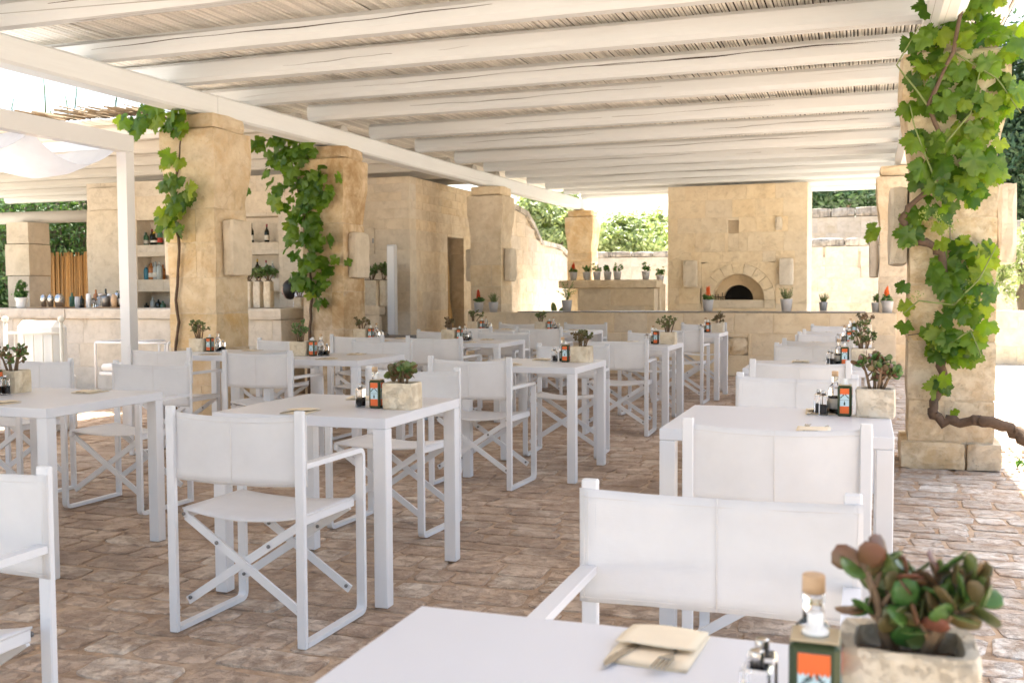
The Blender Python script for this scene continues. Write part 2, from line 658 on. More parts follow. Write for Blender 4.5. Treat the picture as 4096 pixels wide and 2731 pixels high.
M['tin_top'] = plain('gold_tin_lid', (0.55, 0.47, 0.33), 0.35, 0.6)
M['glass'] = glass('clear_glass')
M['glass_green'] = glass('green_glass', (0.25, 0.45, 0.25))
M['bottle_dark'] = plain('dark_bottle_glass', (0.012, 0.016, 0.010), 0.08, var=0.1)
M['bottle_clear'] = plain('spirit_bottle_glass', (0.42, 0.46, 0.45), 0.08, var=0.2)
M['bottle_amber'] = plain('amber_spirit', (0.42, 0.16, 0.04), 0.1, var=0.2)
M['bottle_blue'] = plain('blue_gin', (0.07, 0.27, 0.38), 0.1, var=0.2)
M['bottle_green'] = plain('green_liqueur', (0.05, 0.14, 0.08), 0.1, var=0.2)
M['label_white'] = plain('paper_label', (0.72, 0.69, 0.62), 0.7)
M['label_red'] = plain('red_label', (0.45, 0.05, 0.03), 0.6)
M['foil_yellow'] = plain('yellow_foil', (0.65, 0.40, 0.04), 0.4)
M['foil_red'] = plain('red_foil', (0.28, 0.03, 0.05), 0.4)
M['cork'] = plain('cork_stopper', (0.56, 0.38, 0.23), 0.8, var=0.15, scale=90)
M['plastic_white'] = plain('white_plastic', (0.8, 0.8, 0.78), 0.35)
M['vinegar'] = plain('balsamic_vinegar', (0.012, 0.008, 0.012), 0.15)
M['pepper'] = plain('peppercorns', (0.03, 0.02, 0.018), 0.8, var=0.6, scale=400)
M['salt'] = plain('salt', (0.8, 0.8, 0.8), 0.8)
M['pot_grey'] = plain('grey_cement_pot', (0.46, 0.46, 0.47), 0.7, var=0.08, scale=30)
M['herb'] = leafmat('herb_leaf', (0.05, 0.13, 0.03), (0.13, 0.24, 0.06))
M['herb_grey'] = leafmat('rosemary_leaf', (0.09, 0.14, 0.06), (0.18, 0.24, 0.12))
M['celosia'] = leafmat('red_plume', (0.45, 0.02, 0.01), (0.75, 0.10, 0.02), 0.2)
M['celosia_o'] = leafmat('orange_plume', (0.70, 0.10, 0.01), (0.85, 0.22, 0.03), 0.2)
M['olive_tree'] = leafmat('olive_tree_leaf', (0.14, 0.19, 0.07), (0.42, 0.46, 0.24), 0.3)
M['dark_tree'] = leafmat('carob_leaf', (0.015, 0.045, 0.015), (0.07, 0.13, 0.05), 0.15)
M['ivy'] = leafmat('creeper_leaf', (0.03, 0.09, 0.02), (0.14, 0.22, 0.07), 0.3)
M['trunk'] = plain('tree_bark', (0.13, 0.10, 0.07), 0.95, var=0.4, scale=20, bmp=0.8, bscale=25)
M['cane'] = plain('brown_cane', (0.42, 0.22, 0.07), 0.7, var=0.35, scale=40, rand=0.35)
M['burlap'] = plain('brown_burlap', (0.40, 0.25, 0.10), 0.95, var=0.2, scale=120, bmp=0.6, bscale=300)
M['soot_and_shade'] = plain('soot_and_shade_black', (0.015, 0.013, 0.012), 0.95, var=0.4)  # oven soot, and the painted shade of the room behind the door
M['worktop'] = plain('grey_metal_worktop', (0.26, 0.23, 0.21), 0.35, 0.5, var=0.1)
M['cloth'] = canvas('white_awning_cloth', (0.80, 0.80, 0.80), 0.45)
M['cushion'] = canvas('white_cushion_cloth', (0.80, 0.79, 0.77), 0.05)
M['iron'] = plain('cream_painted_iron', (0.76, 0.72, 0.64), 0.45)
M['speaker'] = plain('light_grey_speaker', (0.55, 0.56, 0.58), 0.5, var=0.03)
M['grey_cloth'] = plain('grey_felt_case', (0.22, 0.21, 0.21), 0.9)
M['skin'] = plain('skin', (0.55, 0.33, 0.24), 0.55)
M['hair'] = plain('dark_hair', (0.012, 0.009, 0.008), 0.45, var=0.4, scale=120)
M['shirt'] = plain('white_shirt', (0.75, 0.76, 0.80), 0.85)
M['trousers'] = plain('dark_trousers', (0.03, 0.03, 0.035), 0.9)
M['terracotta'] = plain('board_wood', (0.40, 0.24, 0.12), 0.7, var=0.2)
M['mortar'] = stone('floor_mortar', (0.54, 0.41, 0.30), (0.40, 0.28, 0.19), pit=0.3, rand=0.0, coarse=2.0)
M['gravel'] = stone('pale_ground', (0.68, 0.64, 0.58), (0.56, 0.52, 0.46), rand=0.0)


def paver_mat():
    m, nt, b = mk('floor_stone')
    p = pos(nt)
    g = nd(nt, 'ShaderNodeNewGeometry')
    oi = nd(nt, 'ShaderNodeObjectInfo').outputs['Random']
    isl = math_n(nt, 'FRACT', math_n(nt, 'ADD', g.outputs['Random Per Island'], math_n(nt, 'MULTIPLY', oi, 3.7)))
    base = ramp(nt, isl, [(0.0, (0.50, 0.365, 0.265)), (0.35, (0.61, 0.465, 0.35)), (0.7, (0.69, 0.55, 0.43)), (1.0, (0.77, 0.66, 0.54))])
    # the strip outside the pillars is paved with greyer stone
    sx = nd(nt, 'ShaderNodeSeparateXYZ')
    lk(nt, p, sx.inputs[0])
    mrg = nd(nt, 'ShaderNodeMapRange', clamp=True)
    mrg.inputs[1].default_value, mrg.inputs[2].default_value = -0.1, 0.45
    lk(nt, math_n(nt, 'ADD', sx.outputs[0], math_n(nt, 'MULTIPLY', noise(nt, p, 3, 2), 0.3)), mrg.inputs[0])
    grey = ramp(nt, isl, [(0.0, (0.46, 0.42, 0.38)), (0.6, (0.63, 0.585, 0.54)), (1.0, (0.74, 0.70, 0.65))])
    base = mixc(nt, math_n(nt, 'MULTIPLY', mrg.outputs[0], 0.8), base, grey)
    f1 = noise(nt, p, 7, 6, 0.65, 0.5)
    f2 = noise(nt, p, 45, 5, 0.65)
    c = mixc(nt, ramp(nt, f1, [(0.38, (1, 1, 1)), (0.6, (0, 0, 0))]), base, (0.42, 0.29, 0.20))
    c = mixc(nt, math_n(nt, 'MULTIPLY', ramp(nt, f2, [(0.5, (0, 0, 0)), (0.75, (1, 1, 1))]), 0.4), c, (0.66, 0.55, 0.42))
    f3 = ramp(nt, noise(nt, p, 17, 7, 0.72, 0.4), [(0.49, (0, 0, 0)), (0.63, (1, 1, 1))])
    c = mixc(nt, math_n(nt, 'MULTIPLY', f3, 0.36), c, (0.33, 0.21, 0.135))
    dirt = ramp(nt, noise(nt, p, 1.3, 5, 0.6, 0.6), [(0.46, (0, 0, 0)), (0.66, (1, 1, 1))])
    c = mixc(nt, math_n(nt, 'MULTIPLY', dirt, math_n(nt, 'SUBTRACT', 0.72, math_n(nt, 'MULTIPLY', mrg.outputs[0], 0.5))), c, (0.24, 0.155, 0.10))
    lk(nt, c, b.inputs['Base Color'])
    b.inputs['Roughness'].default_value = 0.72
    lk(nt, ramp(nt, f1, [(0.3, (0.55, 0.55, 0.55)), (0.7, (0.85, 0.85, 0.85))]), b.inputs['Roughness'])
    bump(nt, b, math_n(nt, 'ADD', math_n(nt, 'MULTIPLY', f1, 1.6), math_n(nt, 'SUBTRACT', math_n(nt, 'MULTIPLY', f2, 0.6), math_n(nt, 'MULTIPLY', f3, 0.5))), 0.9, 0.014)
    return m


M['paver'] = paver_mat()

# ------------------------------------------------------------------ ground and paved floor
rng = random.Random(7)
g = MB()
g.add([(-300, -300, -0.05), (300, -300, -0.05), (300, 300, -0.05), (-300, 300, -0.05)], [(0, 1, 2, 3)])
tag(g.build('ground', M['gravel']), 'pale dry ground around the terrace', kind='structure')
fl = MB().box((-16, -4, -0.045), (9, 26, -0.0075))
floor = fl.build('terrace_floor', M['mortar'])
tag(floor, 'mortar bed of the stone paved terrace', kind='structure')


def paver_shape(x0, x1, y0, y1, z, r):
    """irregular stone: outline of 8-10 points, bevelled top"""
    w, d = x1 - x0, y1 - y0
    cx, cy = (x0 + x1) / 2, (y0 + y1) / 2
    pts = []
    n = 12
    for k in range(n):
        a = 2 * math.pi * (k + 0.5) / n
        c, s = math.cos(a), math.sin(a)
        e = 0.30                                # superellipse: a rounded block
        px = (abs(c) ** e) * (1 if c > 0 else -1) * w / 2
        py = (abs(s) ** e) * (1 if s > 0 else -1) * d / 2
        pts.append((px * (1 + r.uniform(-0.07, 0.04)), py * (1 + r.uniform(-0.12, 0.06))))
    sh = r.uniform(-0.14, 0.14)
    sk = r.uniform(-0.05, 0.05)
    pts = [(px + py * sh, py + px * sk) for px, py in pts]
    tx, ty = r.uniform(-0.01, 0.01), r.uniform(-0.012, 0.012)
    vs, fs = [], []
    for (px, py) in pts:
        vs.append((cx + px, cy + py, -0.012))
    for (px, py) in pts:
        vs.append((cx + px * 0.985, cy + py * 0.975, z - 0.0028 + px * tx + py * ty))
    for (px, py) in pts:
        vs.append((cx + px * 0.92, cy + py * 0.87, z + px * tx + py * ty + r.uniform(-0.001, 0.001)))
    vs.append((cx, cy, z + r.uniform(-0.002, 0.002)))
    for k in range(n):
        j = (k + 1) % n
        fs.append((k, j, n + j, n + k))
        fs.append((n + k, n + j, 2 * n + j, 2 * n + k))
        fs.append((2 * n + k, 2 * n + j, 3 * n))
    return vs, fs


stones = []
y = -1.5
while y < 15.2:
    d = rng.uniform(0.13, 0.235)
    x = -9.5 + rng.uniform(0, 0.3)
    while x < 4.5:
        w = rng.choice((rng.uniform(0.14, 0.26), rng.uniform(0.22, 0.44)))
        j = 0.006
        dy = 0.03 * math.sin(x * 1.1 + y * 0.7) + 0.014 * math.sin(x * 3.1 + y * 5)
        stones.append((x + j, x + w - j, y + dy + j * rng.uniform(0.6, 1.4), y + dy + d - j * rng.uniform(0.6, 1.4)))
        x += w
    y += d


def img_size(s):
    c = ((s[0] + s[1]) / 2, (s[2] + s[3]) / 2)
    dz = depth(c)
    xc = c[0] * math.cos(YAW) + c[1] * math.sin(YAW)
    if dz < 2.2 or abs(xc / dz) > 0.53 or dz * 0.36 < 0.9:
        return 0
    return (s[1] - s[0]) * (s[3] - s[2]) / dz ** 3


order = sorted(range(len(stones)), key=lambda i: -img_size(stones[i]))
single = set(order[:300])
restb = MB()
for i, s in enumerate(stones):
    z = rng.uniform(-0.0035, 0.003)
    vs, fs = paver_shape(*s, z, rng)
    if i in single:
        MB().add(vs, fs).wbuild('paving_stone', M['paver'], floor)
    else:
        restb.add(vs, fs)
o = restb.wbuild('paving', M['paver'], floor)
o['kind'] = 'stuff'


yd = MB().box((-7.0, 15.65, -0.006), (9.0, 30, 0.0))  # pale floor added behind the counter to bounce light onto the oven wall
tag(yd.build('bounce_floor', M['gravel']), 'added pale floor between counter and garden walls, bouncing light onto the oven', kind='structure')


# ------------------------------------------------------------------ stone work helpers
def rough_box(lo, hi, r, rnd=0.014, jit=0.004, n=4):
    """a hand-cut block: rounded, slightly uneven"""
    c = [(lo[i] + hi[i]) / 2 for i in range(3)]
    h = [(hi[i] - lo[i]) / 2 for i in range(3)]
    idx, vs, fs = {}, [], []
    ts = [-1 + 2 * k / n for k in range(n + 1)]

    def vert(i, j, k):
        key = (i, j, k)
        if key in idx:
            return idx[key]
        p = [ts[i] * h[0], ts[j] * h[1], ts[k] * h[2]]
        onb = [abs(abs(t) - 1) < 1e-6 for t in (ts[i], ts[j], ts[k])]
        if sum(onb) >= 2:
            for a in range(3):
                if onb[a]:
                    p[a] -= math.copysign(rnd * (0.75 if sum(onb) == 2 else 1.0) * r.uniform(0.5, 1.5), p[a])
        p = [c[a] + p[a] + r.uniform(-jit, jit) for a in range(3)]
        idx[key] = len(vs)
        vs.append(p)
        return idx[key]
    for a in range(n):
        for b in range(n):
            for s in (0, n):
                q = [vert(s, a, b), vert(s, a + 1, b), vert(s, a + 1, b + 1), vert(s, a, b + 1)]
                fs.append(q if s else q[::-1])
                q = [vert(a, s, b), vert(a + 1, s, b), vert(a + 1, s, b + 1), vert(a, s, b + 1)]
                fs.append(q[::-1] if s else q)
                q = [vert(a, b, s), vert(a + 1, b, s), vert(a + 1, b + 1, s), vert(a, b + 1, s)]
                fs.append(q if s else q[::-1])
    return vs, fs


def ashlar(parent, O, u, n, width, courses, mat, lens=(0.35, 0.75), openings=(), thick=0.10, seed=1, joint=0.003, cham=0.004, proud=0.003, topfn=None):
    """blocks on a wall plane. O = world start point, u along, n outward normal, z up. Each block is an object."""
    r = random.Random(seed)
    O, u, n = Vector(O), Vector(u).normalized(), Vector(n).normalized()
    flip = u.cross(Vector((0, 0, 1))).dot(n) < 0
    z = 0.0
    mort = MB()
    for ci, ch in enumerate(courses):
        x = -r.uniform(0, lens[0]) if ci % 2 else 0.0
        while x < width - 1e-4:
            L = r.uniform(*lens)
            x0, x1 = max(0, x), min(width, x + L)
            if width - x1 < 0.12:
                x1 = width
                L = width - x
            x += L
            if x1 - x0 < 0.04:
                continue
            rects = [(x0, x1, z, z + ch)]
            for (a0, a1, b0, b1) in openings:
                nr = []
                for (p0, p1, q0, q1) in rects:
                    if a1 <= p0 or a0 >= p1 or b1 <= q0 or b0 >= q1:
                        nr.append((p0, p1, q0, q1))
                        continue
                    if p0 < a0:
                        nr.append((p0, a0, q0, q1))
                    if p1 > a1:
                        nr.append((a1, p1, q0, q1))
                    m0, m1 = max(p0, a0), min(p1, a1)
                    if q0 < b0:
                        nr.append((m0, m1, q0, b0))
                    if q1 > b1:
                        nr.append((m0, m1, b1, q1))
                rects = nr
            for (p0, p1, q0, q1) in rects:
                if p1 - p0 < 0.03 or q1 - q0 < 0.03:
                    continue
                tops = (q1, q1)
                if topfn is not None:
                    ta, tb = topfn(p0), topfn(p1)
                    if min(ta, tb) <= q0 + 0.02:
                        continue
                    tops = (min(q1, ta), min(q1, tb))
                j = joint / 2
                pr = r.uniform(0, proud)
                c = cham * r.uniform(0.7, 1.4)
                ring = [(p0 + j, q0 + j), (p1 - j, q0 + j), (p1 - j, tops[1] - j), (p0 + j, tops[0] - j)]
                inn = [(p0 + j + c, q0 + j + c), (p1 - j - c, q0 + j + c), (p1 - j - c, tops[1] - j - c), (p0 + j + c, tops[0] - j - c)]
                vs = [O + u * a + Vector((0, 0, b)) + n * (pr + r.uniform(-0.0015, 0.0015)) for a, b in inn]
                vs += [O + u * a + Vector((0, 0, b)) + n * (pr - c) for a, b in ring]
                vs += [O + u * a + Vector((0, 0, b)) - n * thick for a, b in ring]
                fs = [(0, 1, 2, 3)]
                for k in range(4):
                    m_ = (k + 1) % 4
                    fs.append((4 + k, 4 + m_, m_, k))
                    fs.append((8 + k, 8 + m_, 4 + m_, 4 + k))
                fs.append((11, 10, 9, 8))
                if flip:
                    fs = [f[::-1] for f in fs]
                MB().add(vs, fs).wbuild('stone_block', mat, parent)
                full = [(p0, q0), (p1, q0), (p1, tops[1]), (p0, tops[0])]
                mort.add([O + u * a + Vector((0, 0, b)) - n * 0.0035 for a, b in full], [(3, 2, 1, 0) if flip else (0, 1, 2, 3)])
        z += ch
    mort.wbuild('mortar_joints', mat, parent)


def courses(total, lo, hi, seed):
    r = random.Random(seed)
    out, s = [], 0
    while s < total - 1e-6:
        h = r.uniform(lo, hi)
        if total - s - h < lo * 0.6:
            h = total - s
        out.append(h)
        s += h
    return out


# ------------------------------------------------------------------ columns
def column(cx, cy, label, mat_front, seed, base=False, half=0.275, side_blocks=True, flare=0.7):
    r = random.Random(seed)
    root = thing('stone_column', label, 'column', (cx, cy, 0), 0, 'stone columns carrying the pergola')
    z = 0.0
    if base:
        for k, (a, b) in enumerate(((-half - 0.045, 0.098), (0.10, half + 0.05))):
            vs, fs = rough_box((a, -half - 0.05, 0.0), (b, half + 0.05, 0.19), r, 0.008, 0.004)
            MB().add(vs, fs).build('plinth', mat_front, root)
        z = 0.19
    top = 2.05
    hs = courses(top - z, 0.26, 0.46, seed + 3)
    for i, h in enumerate(hs):
        split = r.random() < 0.35
        z1 = z + h
        o1, o2 = r.uniform(-0.005, 0.005), r.uniform(-0.005, 0.005)
        if split:
            sx = r.uniform(-0.12, 0.12)
            parts = ((-half + o1, sx - 0.0005), (sx + 0.0005, half + o2))
        else:
            parts = ((-half + o1, half + o2),)
        for (a, b) in parts:
            vs, fs = rough_box((a, -half + r.uniform(-0.003, 0.003), z + 0.0005), (b, half, z1 - 0.0005), r, 0.006, 0.0025)
            MB().add(vs, fs).build('shaft_block', mat_front, root)
        z = z1
    MB().box((-half + 0.008, -half + 0.008, 0.01), (half - 0.008, half - 0.008, 2.06)).build('core', mat_front, root)
    # capital with a curved flare
    prof = [(2.052, 0.0), (2.14, 0.006), (2.26, 0.025), (2.38, 0.05), (2.50, 0.068), (2.60, 0.075), (2.80, 0.075), (2.815, 0.062)]
    vs, fs = [], []
    nn = 5
    for zz, e in prof:
        hh = half + e * flare
        ring = []
        for sgn, ax in (((0, -1), 0), ((1, 0), 1), ((0, 1), 0), ((-1, 0), 1)):
            for k in range(nn):
                t = -1 + 2 * k / nn
                if sgn == (0, -1):
                    p = (t, -1)
                elif sgn == (1, 0):
                    p = (1, t)
                elif sgn == (0, 1):
                    p = (-t, 1)
                else:
                    p = (-1, -t)
                cut = 0.985 if k else 0.955
                ring.append((p[0] * hh * cut + r.uniform(-0.009, 0.007), p[1] * hh * cut + r.uniform(-0.009, 0.007), zz + r.uniform(-0.004, 0.004)))
        vs += ring
    m_ = 4 * nn
    for i in range(len(prof) - 1):
        for k in range(m_):
            fs.append((i * m_ + k, i * m_ + (k + 1) % m_, (i + 1) * m_ + (k + 1) % m_, (i + 1) * m_ + k))
    fs.append(tuple(range(m_))[::-1])
    fs.append(tuple(range((len(prof) - 1) * m_, len(prof) * m_)))
    MB().add(vs, fs).build('capital', mat_front, root)
    vs, fs = rough_box((-half - 0.0, -half - 0.0, 2.82), (half + 0.0, half + 0.0, 2.978), r, 0.016, 0.006)
    MB().add(vs, fs).build('abacus', mat_front, root)
    if side_blocks:
        for s in (-1, 1):
            a, b = (half + 0.002, half + 0.135) if s > 0 else (-half - 0.135, -half - 0.002)
            vs, fs = rough_box((a, -0.17, 1.40), (b, 0.17, 1.95), r, 0.014, 0.003)
            MB().add(vs, fs).build('projecting_stone', M['stone_pale'], root)
    return root


column(0.545, 7.80, 'pale stone column wrapped by a thick vine trunk, on a square plinth', M['stone_col'], 11, base=True, flare=1.0)
column(0.43, 15.70, 'stone column rising beside the end of the long stone counter', M['stone'], 12)
column(-6.235, 8.68, 'golden stone column with a thin bare vine stem, beside white gazebo post', M['stone_warm'], 13)
column(-6.14, 11.06, 'brown stained stone column with leafy vine in front of the bar', M['stone_brown'], 14)
column(-5.99, 16.17, 'stone column between the curtained doorway and the long stone counter', M['stone'], 15)
column(-5.86, 21.55, 'far warm stone column of large blocks near the sloping garden wall', M['stone_warm'], 16, side_blocks=False)

column(0.52, -0.25, 'added unseen stone column at the near end of the pergola beside the foreground table', M['stone_col'], 17)  # added out of view, shades the foreground table from the open sky
column(-6.43, 0.95, 'added unseen stone column at the near end of the pergola on the gazebo side', M['stone_warm'], 18)  # invented, out of view, carries the near end of the beam

# ------------------------------------------------------------------ main pergola
perg = thing('pergola', 'whitewashed timber pergola with reed matting over the dining tables', 'pergola', (-2.8, 11, 2.98))
BZ0, BZ1 = 2.98, 3.20


def log_beam(p, q, w, h, r, seg=14, cham=0.03, wob=0.006):
    """hewn beam with eased edges between points p, q (bottom centre line at z)"""
    p, q = Vector(p), Vector(q)
    t = (q - p).normalized()
    s = Vector((t.y, -t.x, 0)).normalized()
    vs, fs = [], []
    sec = [(-w / 2 + cham, 0), (w / 2 - cham, 0), (w / 2, cham), (w / 2, h - cham), (w / 2 - cham, h), (-w / 2 + cham, h), (-w / 2, h - cham), (-w / 2, cham)]
    ph = [r.uniform(0, 6) for _ in range(4)]
    for i in range(seg + 1):
        f = i / seg
        c = p.lerp(q, f)
        ww = wob * math.sin(f * 7 + ph[0]) + wob * 0.6 * math.sin(f * 19 + ph[1])
        wz = wob * math.sin(f * 6 + ph[2])
        for a, b in sec:
            vs.append(c + s * (a + ww + r.uniform(-0.0015, 0.0015)) + Vector((0, 0, b + (wz if b > 0.05 else wz * 0.3))))
    k = len(sec)
    for i in range(seg):
        for j in range(k):
            a, b = i * k + j, i * k + (j + 1) % k
            fs.append((a, b, b + k, a + k))
    fs.append(tuple(range(k))[::-1])
    fs.append(tuple(range(seg * k, (seg + 1) * k)))
    me = MB()
    me.add(vs, fs)
    return me


def add_log(name, p, q, w, h, mat, parent, r, **k):
    o = log_beam(p, q, w, h, r, **k).wbuild(name, mat, parent)
    fix_normals(o.data)
    return o


rb = random.Random(5)
# edge beams, jointed over the columns
lx = lambda y: -6.13 + (y - 8.4) * 0.0245 - 0.10
ys = [-0.9, 8.72, 16.1, 22.1]
for a, b in zip(ys[:-1], ys[1:]):
    add_log('beam', (lx(a), a + 0.004, BZ0), (lx(b), b - 0.004, BZ0), 0.23 if a < 5 else 0.22, BZ1 - BZ0, M['beam'], perg, rb, cham=0.022)
ysr = [-0.9, 7.8, 15.7, 22.1]
for a, b in zip(ysr[:-1], ysr[1:]):
    add_log('beam', (0.49, a + 0.004, BZ0), (0.47, b - 0.004, BZ0), 0.24, BZ1 - BZ0, M['beam'], perg, rb, cham=0.07)
JY = [-0.65, 0.45, 1.6, 2.7, 3.8, 4.92, 6.03, 7.16, 8.22, 9.38, 10.5, 11.97, 13.3, 14.68, 15.85, 16.85, 17.95, 19.0, 20.15, 21.4]
rc = random.Random(23)


def crack(joist, x0, x1, y, zc, w, r):
    """a long dark drying split on the near face of a joist"""
    n = 26
    vs, fs = [], []
    a1, a2 = r.uniform(0, 6), r.uniform(0, 6)
    for i in range(n + 1):
        t = i / n
        x = x0 + (x1 - x0) * t
        z = zc + 0.022 * (t - 0.5) + 0.007 * math.sin(t * 9 + a1) + 0.003 * math.sin(t * 31 + a2)
        h = w * math.sin(math.pi * t) ** 0.6 * (0.6 + 0.4 * math.sin(t * 17 + a1)) + 0.0006
        for yy_ in (y - 0.004, y + 0.012):
            vs += [(x, yy_, z - h / 2), (x, yy_, z + h / 2)]
    for i in range(n):
        k = i * 4
        fs += [(k, k + 4, k + 5, k + 1), (k + 1, k + 5, k + 7, k + 3), (k + 4, k, k + 2, k + 6)]
    MB().add(vs, fs).wbuild('drying_crack', M['crack'], joist)


CRK = {7.16: [(-6.2, -2.6, 0.55, 0.007)], 8.22: [(-5.0, -3.2, 0.45, 0.003)], 9.38: [(-4.9, -1.2, 0.55, 0.005), (-2.6, 0.2, 0.62, 0.011)], 10.5: [(-4.8, -2.0, 0.5, 0.003)], 11.97: [(-4.2, -1.0, 0.45, 0.003)],
       6.03: [(-6.0, -2.0, 0.6, 0.006)], 13.3: [(-5.3, -3.4, 0.5, 0.004), (-2.0, 0.0, 0.5, 0.004)], 14.68: [(-3.8, -0.2, 0.55, 0.006)], 15.85: [(-5.2, -2.5, 0.5, 0.006), (-1.9, 0.1, 0.5, 0.007)], 16.85: [(-4.4, -1.0, 0.5, 0.005)], 17.95: [(-4.9, -0.9, 0.5, 0.008)], 19.0: [(-5.0, -2.0, 0.5, 0.006)]}
for yy in JY:
    h = rb.uniform(0.175, 0.195)
    w_ = rb.uniform(0.185, 0.215)
    jo = add_log('joist', (-7.0 if yy < 9.5 else -6.15 + (yy - 8.4) * 0.0245, yy, 3.203), (0.93, yy, 3.203), w_, h, M['joist'], perg, rb, seg=18, cham=rb.uniform(0.03, 0.05), wob=0.003)
    for (x0, x1, zf_, cw_) in CRK.get(yy, ()):
        crack(jo, x0, x1, yy - w_ / 2, 3.203 + h * zf_, cw_, rc)
RZ = 3.43
matt = MB().box((-7.08, -0.9, RZ + 0.024), (1.07, 21.75, RZ + 0.05)).wbuild('reed_mat', M['mat_cover'], perg)  # unseen near end carried past the camera to darken the foreground table
variants = []
for k in range(8):
    r = random.Random(50 + k)
    m = MB()
    pts = []
    a1, a2 = r.uniform(0, 6), r.uniform(0, 6)
    for i in range(25):
        t = i / 24
        pts.append((0.003 * math.sin(t * 23 + a1) + 0.002 * math.sin(t * 61 + a2), -11.3 + 22.6 * t, 0.0035 * math.sin(t * 31 + a2)))
    m.tube(pts, [0.0118 * (1 + 0.12 * math.sin(i * 2.1 + a1)) for i in range(25)], 6)
    me = m.mesh('reed')
    me.materials.append(M['reed'])
    variants.append(me)
x, k = -7.07, 0
base_w = Vector(matt.location) + Vector(perg.location)
while x < 1.06:
    o = obj('reed', variants[k % 8], None, matt, (x - base_w.x, 10.42 - base_w.y, RZ - 0.001 + rb.uniform(-0.006, 0.004) - base_w.z), (0, 0, rb.uniform(-0.0006, 0.0006)))
    x += rb.uniform(0.0268, 0.0308)
    k += 1

# ------------------------------------------------------------------ second roof over the bar
roof2 = thing('bar_roof', 'second whitewashed pergola roof with loose reed ends over the bar', 'pergola', (-11, 13.5, 3.0))
for i in range(7):
    yy = 10.45 + i * 1.06
    add_log('joist', (-17.0, yy, 3.12 - 0.0 * i), (-6.30 + (yy - 8.4) * 0.0245, yy, 3.12), 0.2, 0.19, M['joist_old'], roof2, rb, seg=14, cham=0.045)
cov = MB().box((-17.0, 10.22, 3.345), (-6.745, 18.3, 3.37)).wbuild('reed_mat', M['mat_cover'], roof2)
r = random.Random(91)
for layer, (zz, n_) in enumerate(((3.328, 290),)):
    vv = []
    for k in range(6):
        m = MB()
        m.tube([(0.002 * math.sin(i * 1.3 + k), -3.55 + 7.1 * i / 8, 0) for i in range(9)], 0.0165, 6)
        me = m.mesh('reed')
        me.materials.append(M['reed'])
        vv.append(me)
    wv = Vector(cov.location) + Vector(roof2.location)
    for k in range(n_):
        xx = -17 + 10.24 * (k + 0.5) / n_
        obj('reed', vv[k % 6], None, cov, (xx - wv.x, 13.65 + r.uniform(-0.05, 0.05) - wv.y, zz - wv.z))
# loose bare reeds lying on top with their ends over the front edge
m = MB()
for k in range(420):
    xx = r.uniform(-16.5, -7.0)
    y0 = 10.05 + r.uniform(-0.08, 0.25)
    z0 = 3.39 + r.uniform(0, 0.11)
    m.tube([(xx, y0, z0), (xx + r.uniform(-0.15, 0.15), y0 + 1.6, z0 + 0.05)], r.uniform(0.007, 0.013), 5)
o = m.wbuild('loose_reeds', M['reed_dark'], roof2)
o['kind'] = 'stuff'
m = MB()
for k in range(26):
    xx, yy = r.uniform(-15, -7.2), r.uniform(10.3, 11.4)
    h = r.uniform(0.25, 0.75)
    a, b = r.uniform(-0.12, 0.12), r.uniform(-0.1, 0.1)
    m.tube([(xx, yy, 3.40), (xx + a * 0.4, yy + b, 3.40 + h * 0.6), (xx + a, yy + b, 3.40 + h)], [0.011, 0.009, 0.002], 5)
m.wbuild('dry_grass', M['ivy'], roof2)['kind'] = 'stuff'

# ------------------------------------------------------------------ long stone counter in front of the oven
CY, CZ = 14.85, 0.905
ctr = thing('stone_counter', 'long low limestone counter with grey worktop and flower pots along it', 'counter', (-2.75, CY + 0.35, 0))
MB().box((-5.88, CY + 0.06, 0), (0.36, CY + 0.72, CZ - 0.005)).wbuild('core', M['joint'], ctr)
ashlar(ctr, (-5.90, CY, 0), (1, 0, 0), (0, -1, 0), 6.28, [0.30, 0.31, CZ - 0.61], M['stone_oven'], (0.35, 0.85), [(4.02, 4.30, 0.30, 0.56)], 0.05, 21, joint=0.005, cham=0.006, proud=0.004)
ashlar(ctr, (0.38, CY + 0.02, 0), (0, 1, 0), (1, 0, 0), 0.70, [0.30, 0.31, CZ - 0.61], M['stone_oven'], (0.35, 0.7), (), 0.015, 22)
vs, fs = rough_box((-1.875, CY - 0.006, 0.305), (-1.605, CY + 0.05, 0.555), random.Random(4), 0.02, 0.008)
MB().add(vs, fs).wbuild('rough_stone', M['stone_col'], ctr)
r = random.Random(8)
xx = -5.1
while xx < -0.2:
    L = r.uniform(0.6, 1.1)
    MB().cbox((xx, CY + 0.03 + r.uniform(0, 0.03), CZ + 0.002), (min(xx + L, 0.0), CY + 0.62, CZ + 0.016 + r.uniform(0, 0.006)), 0.003).wbuild('worktop_sheet', M['worktop'], ctr)
    xx += L + 0.015

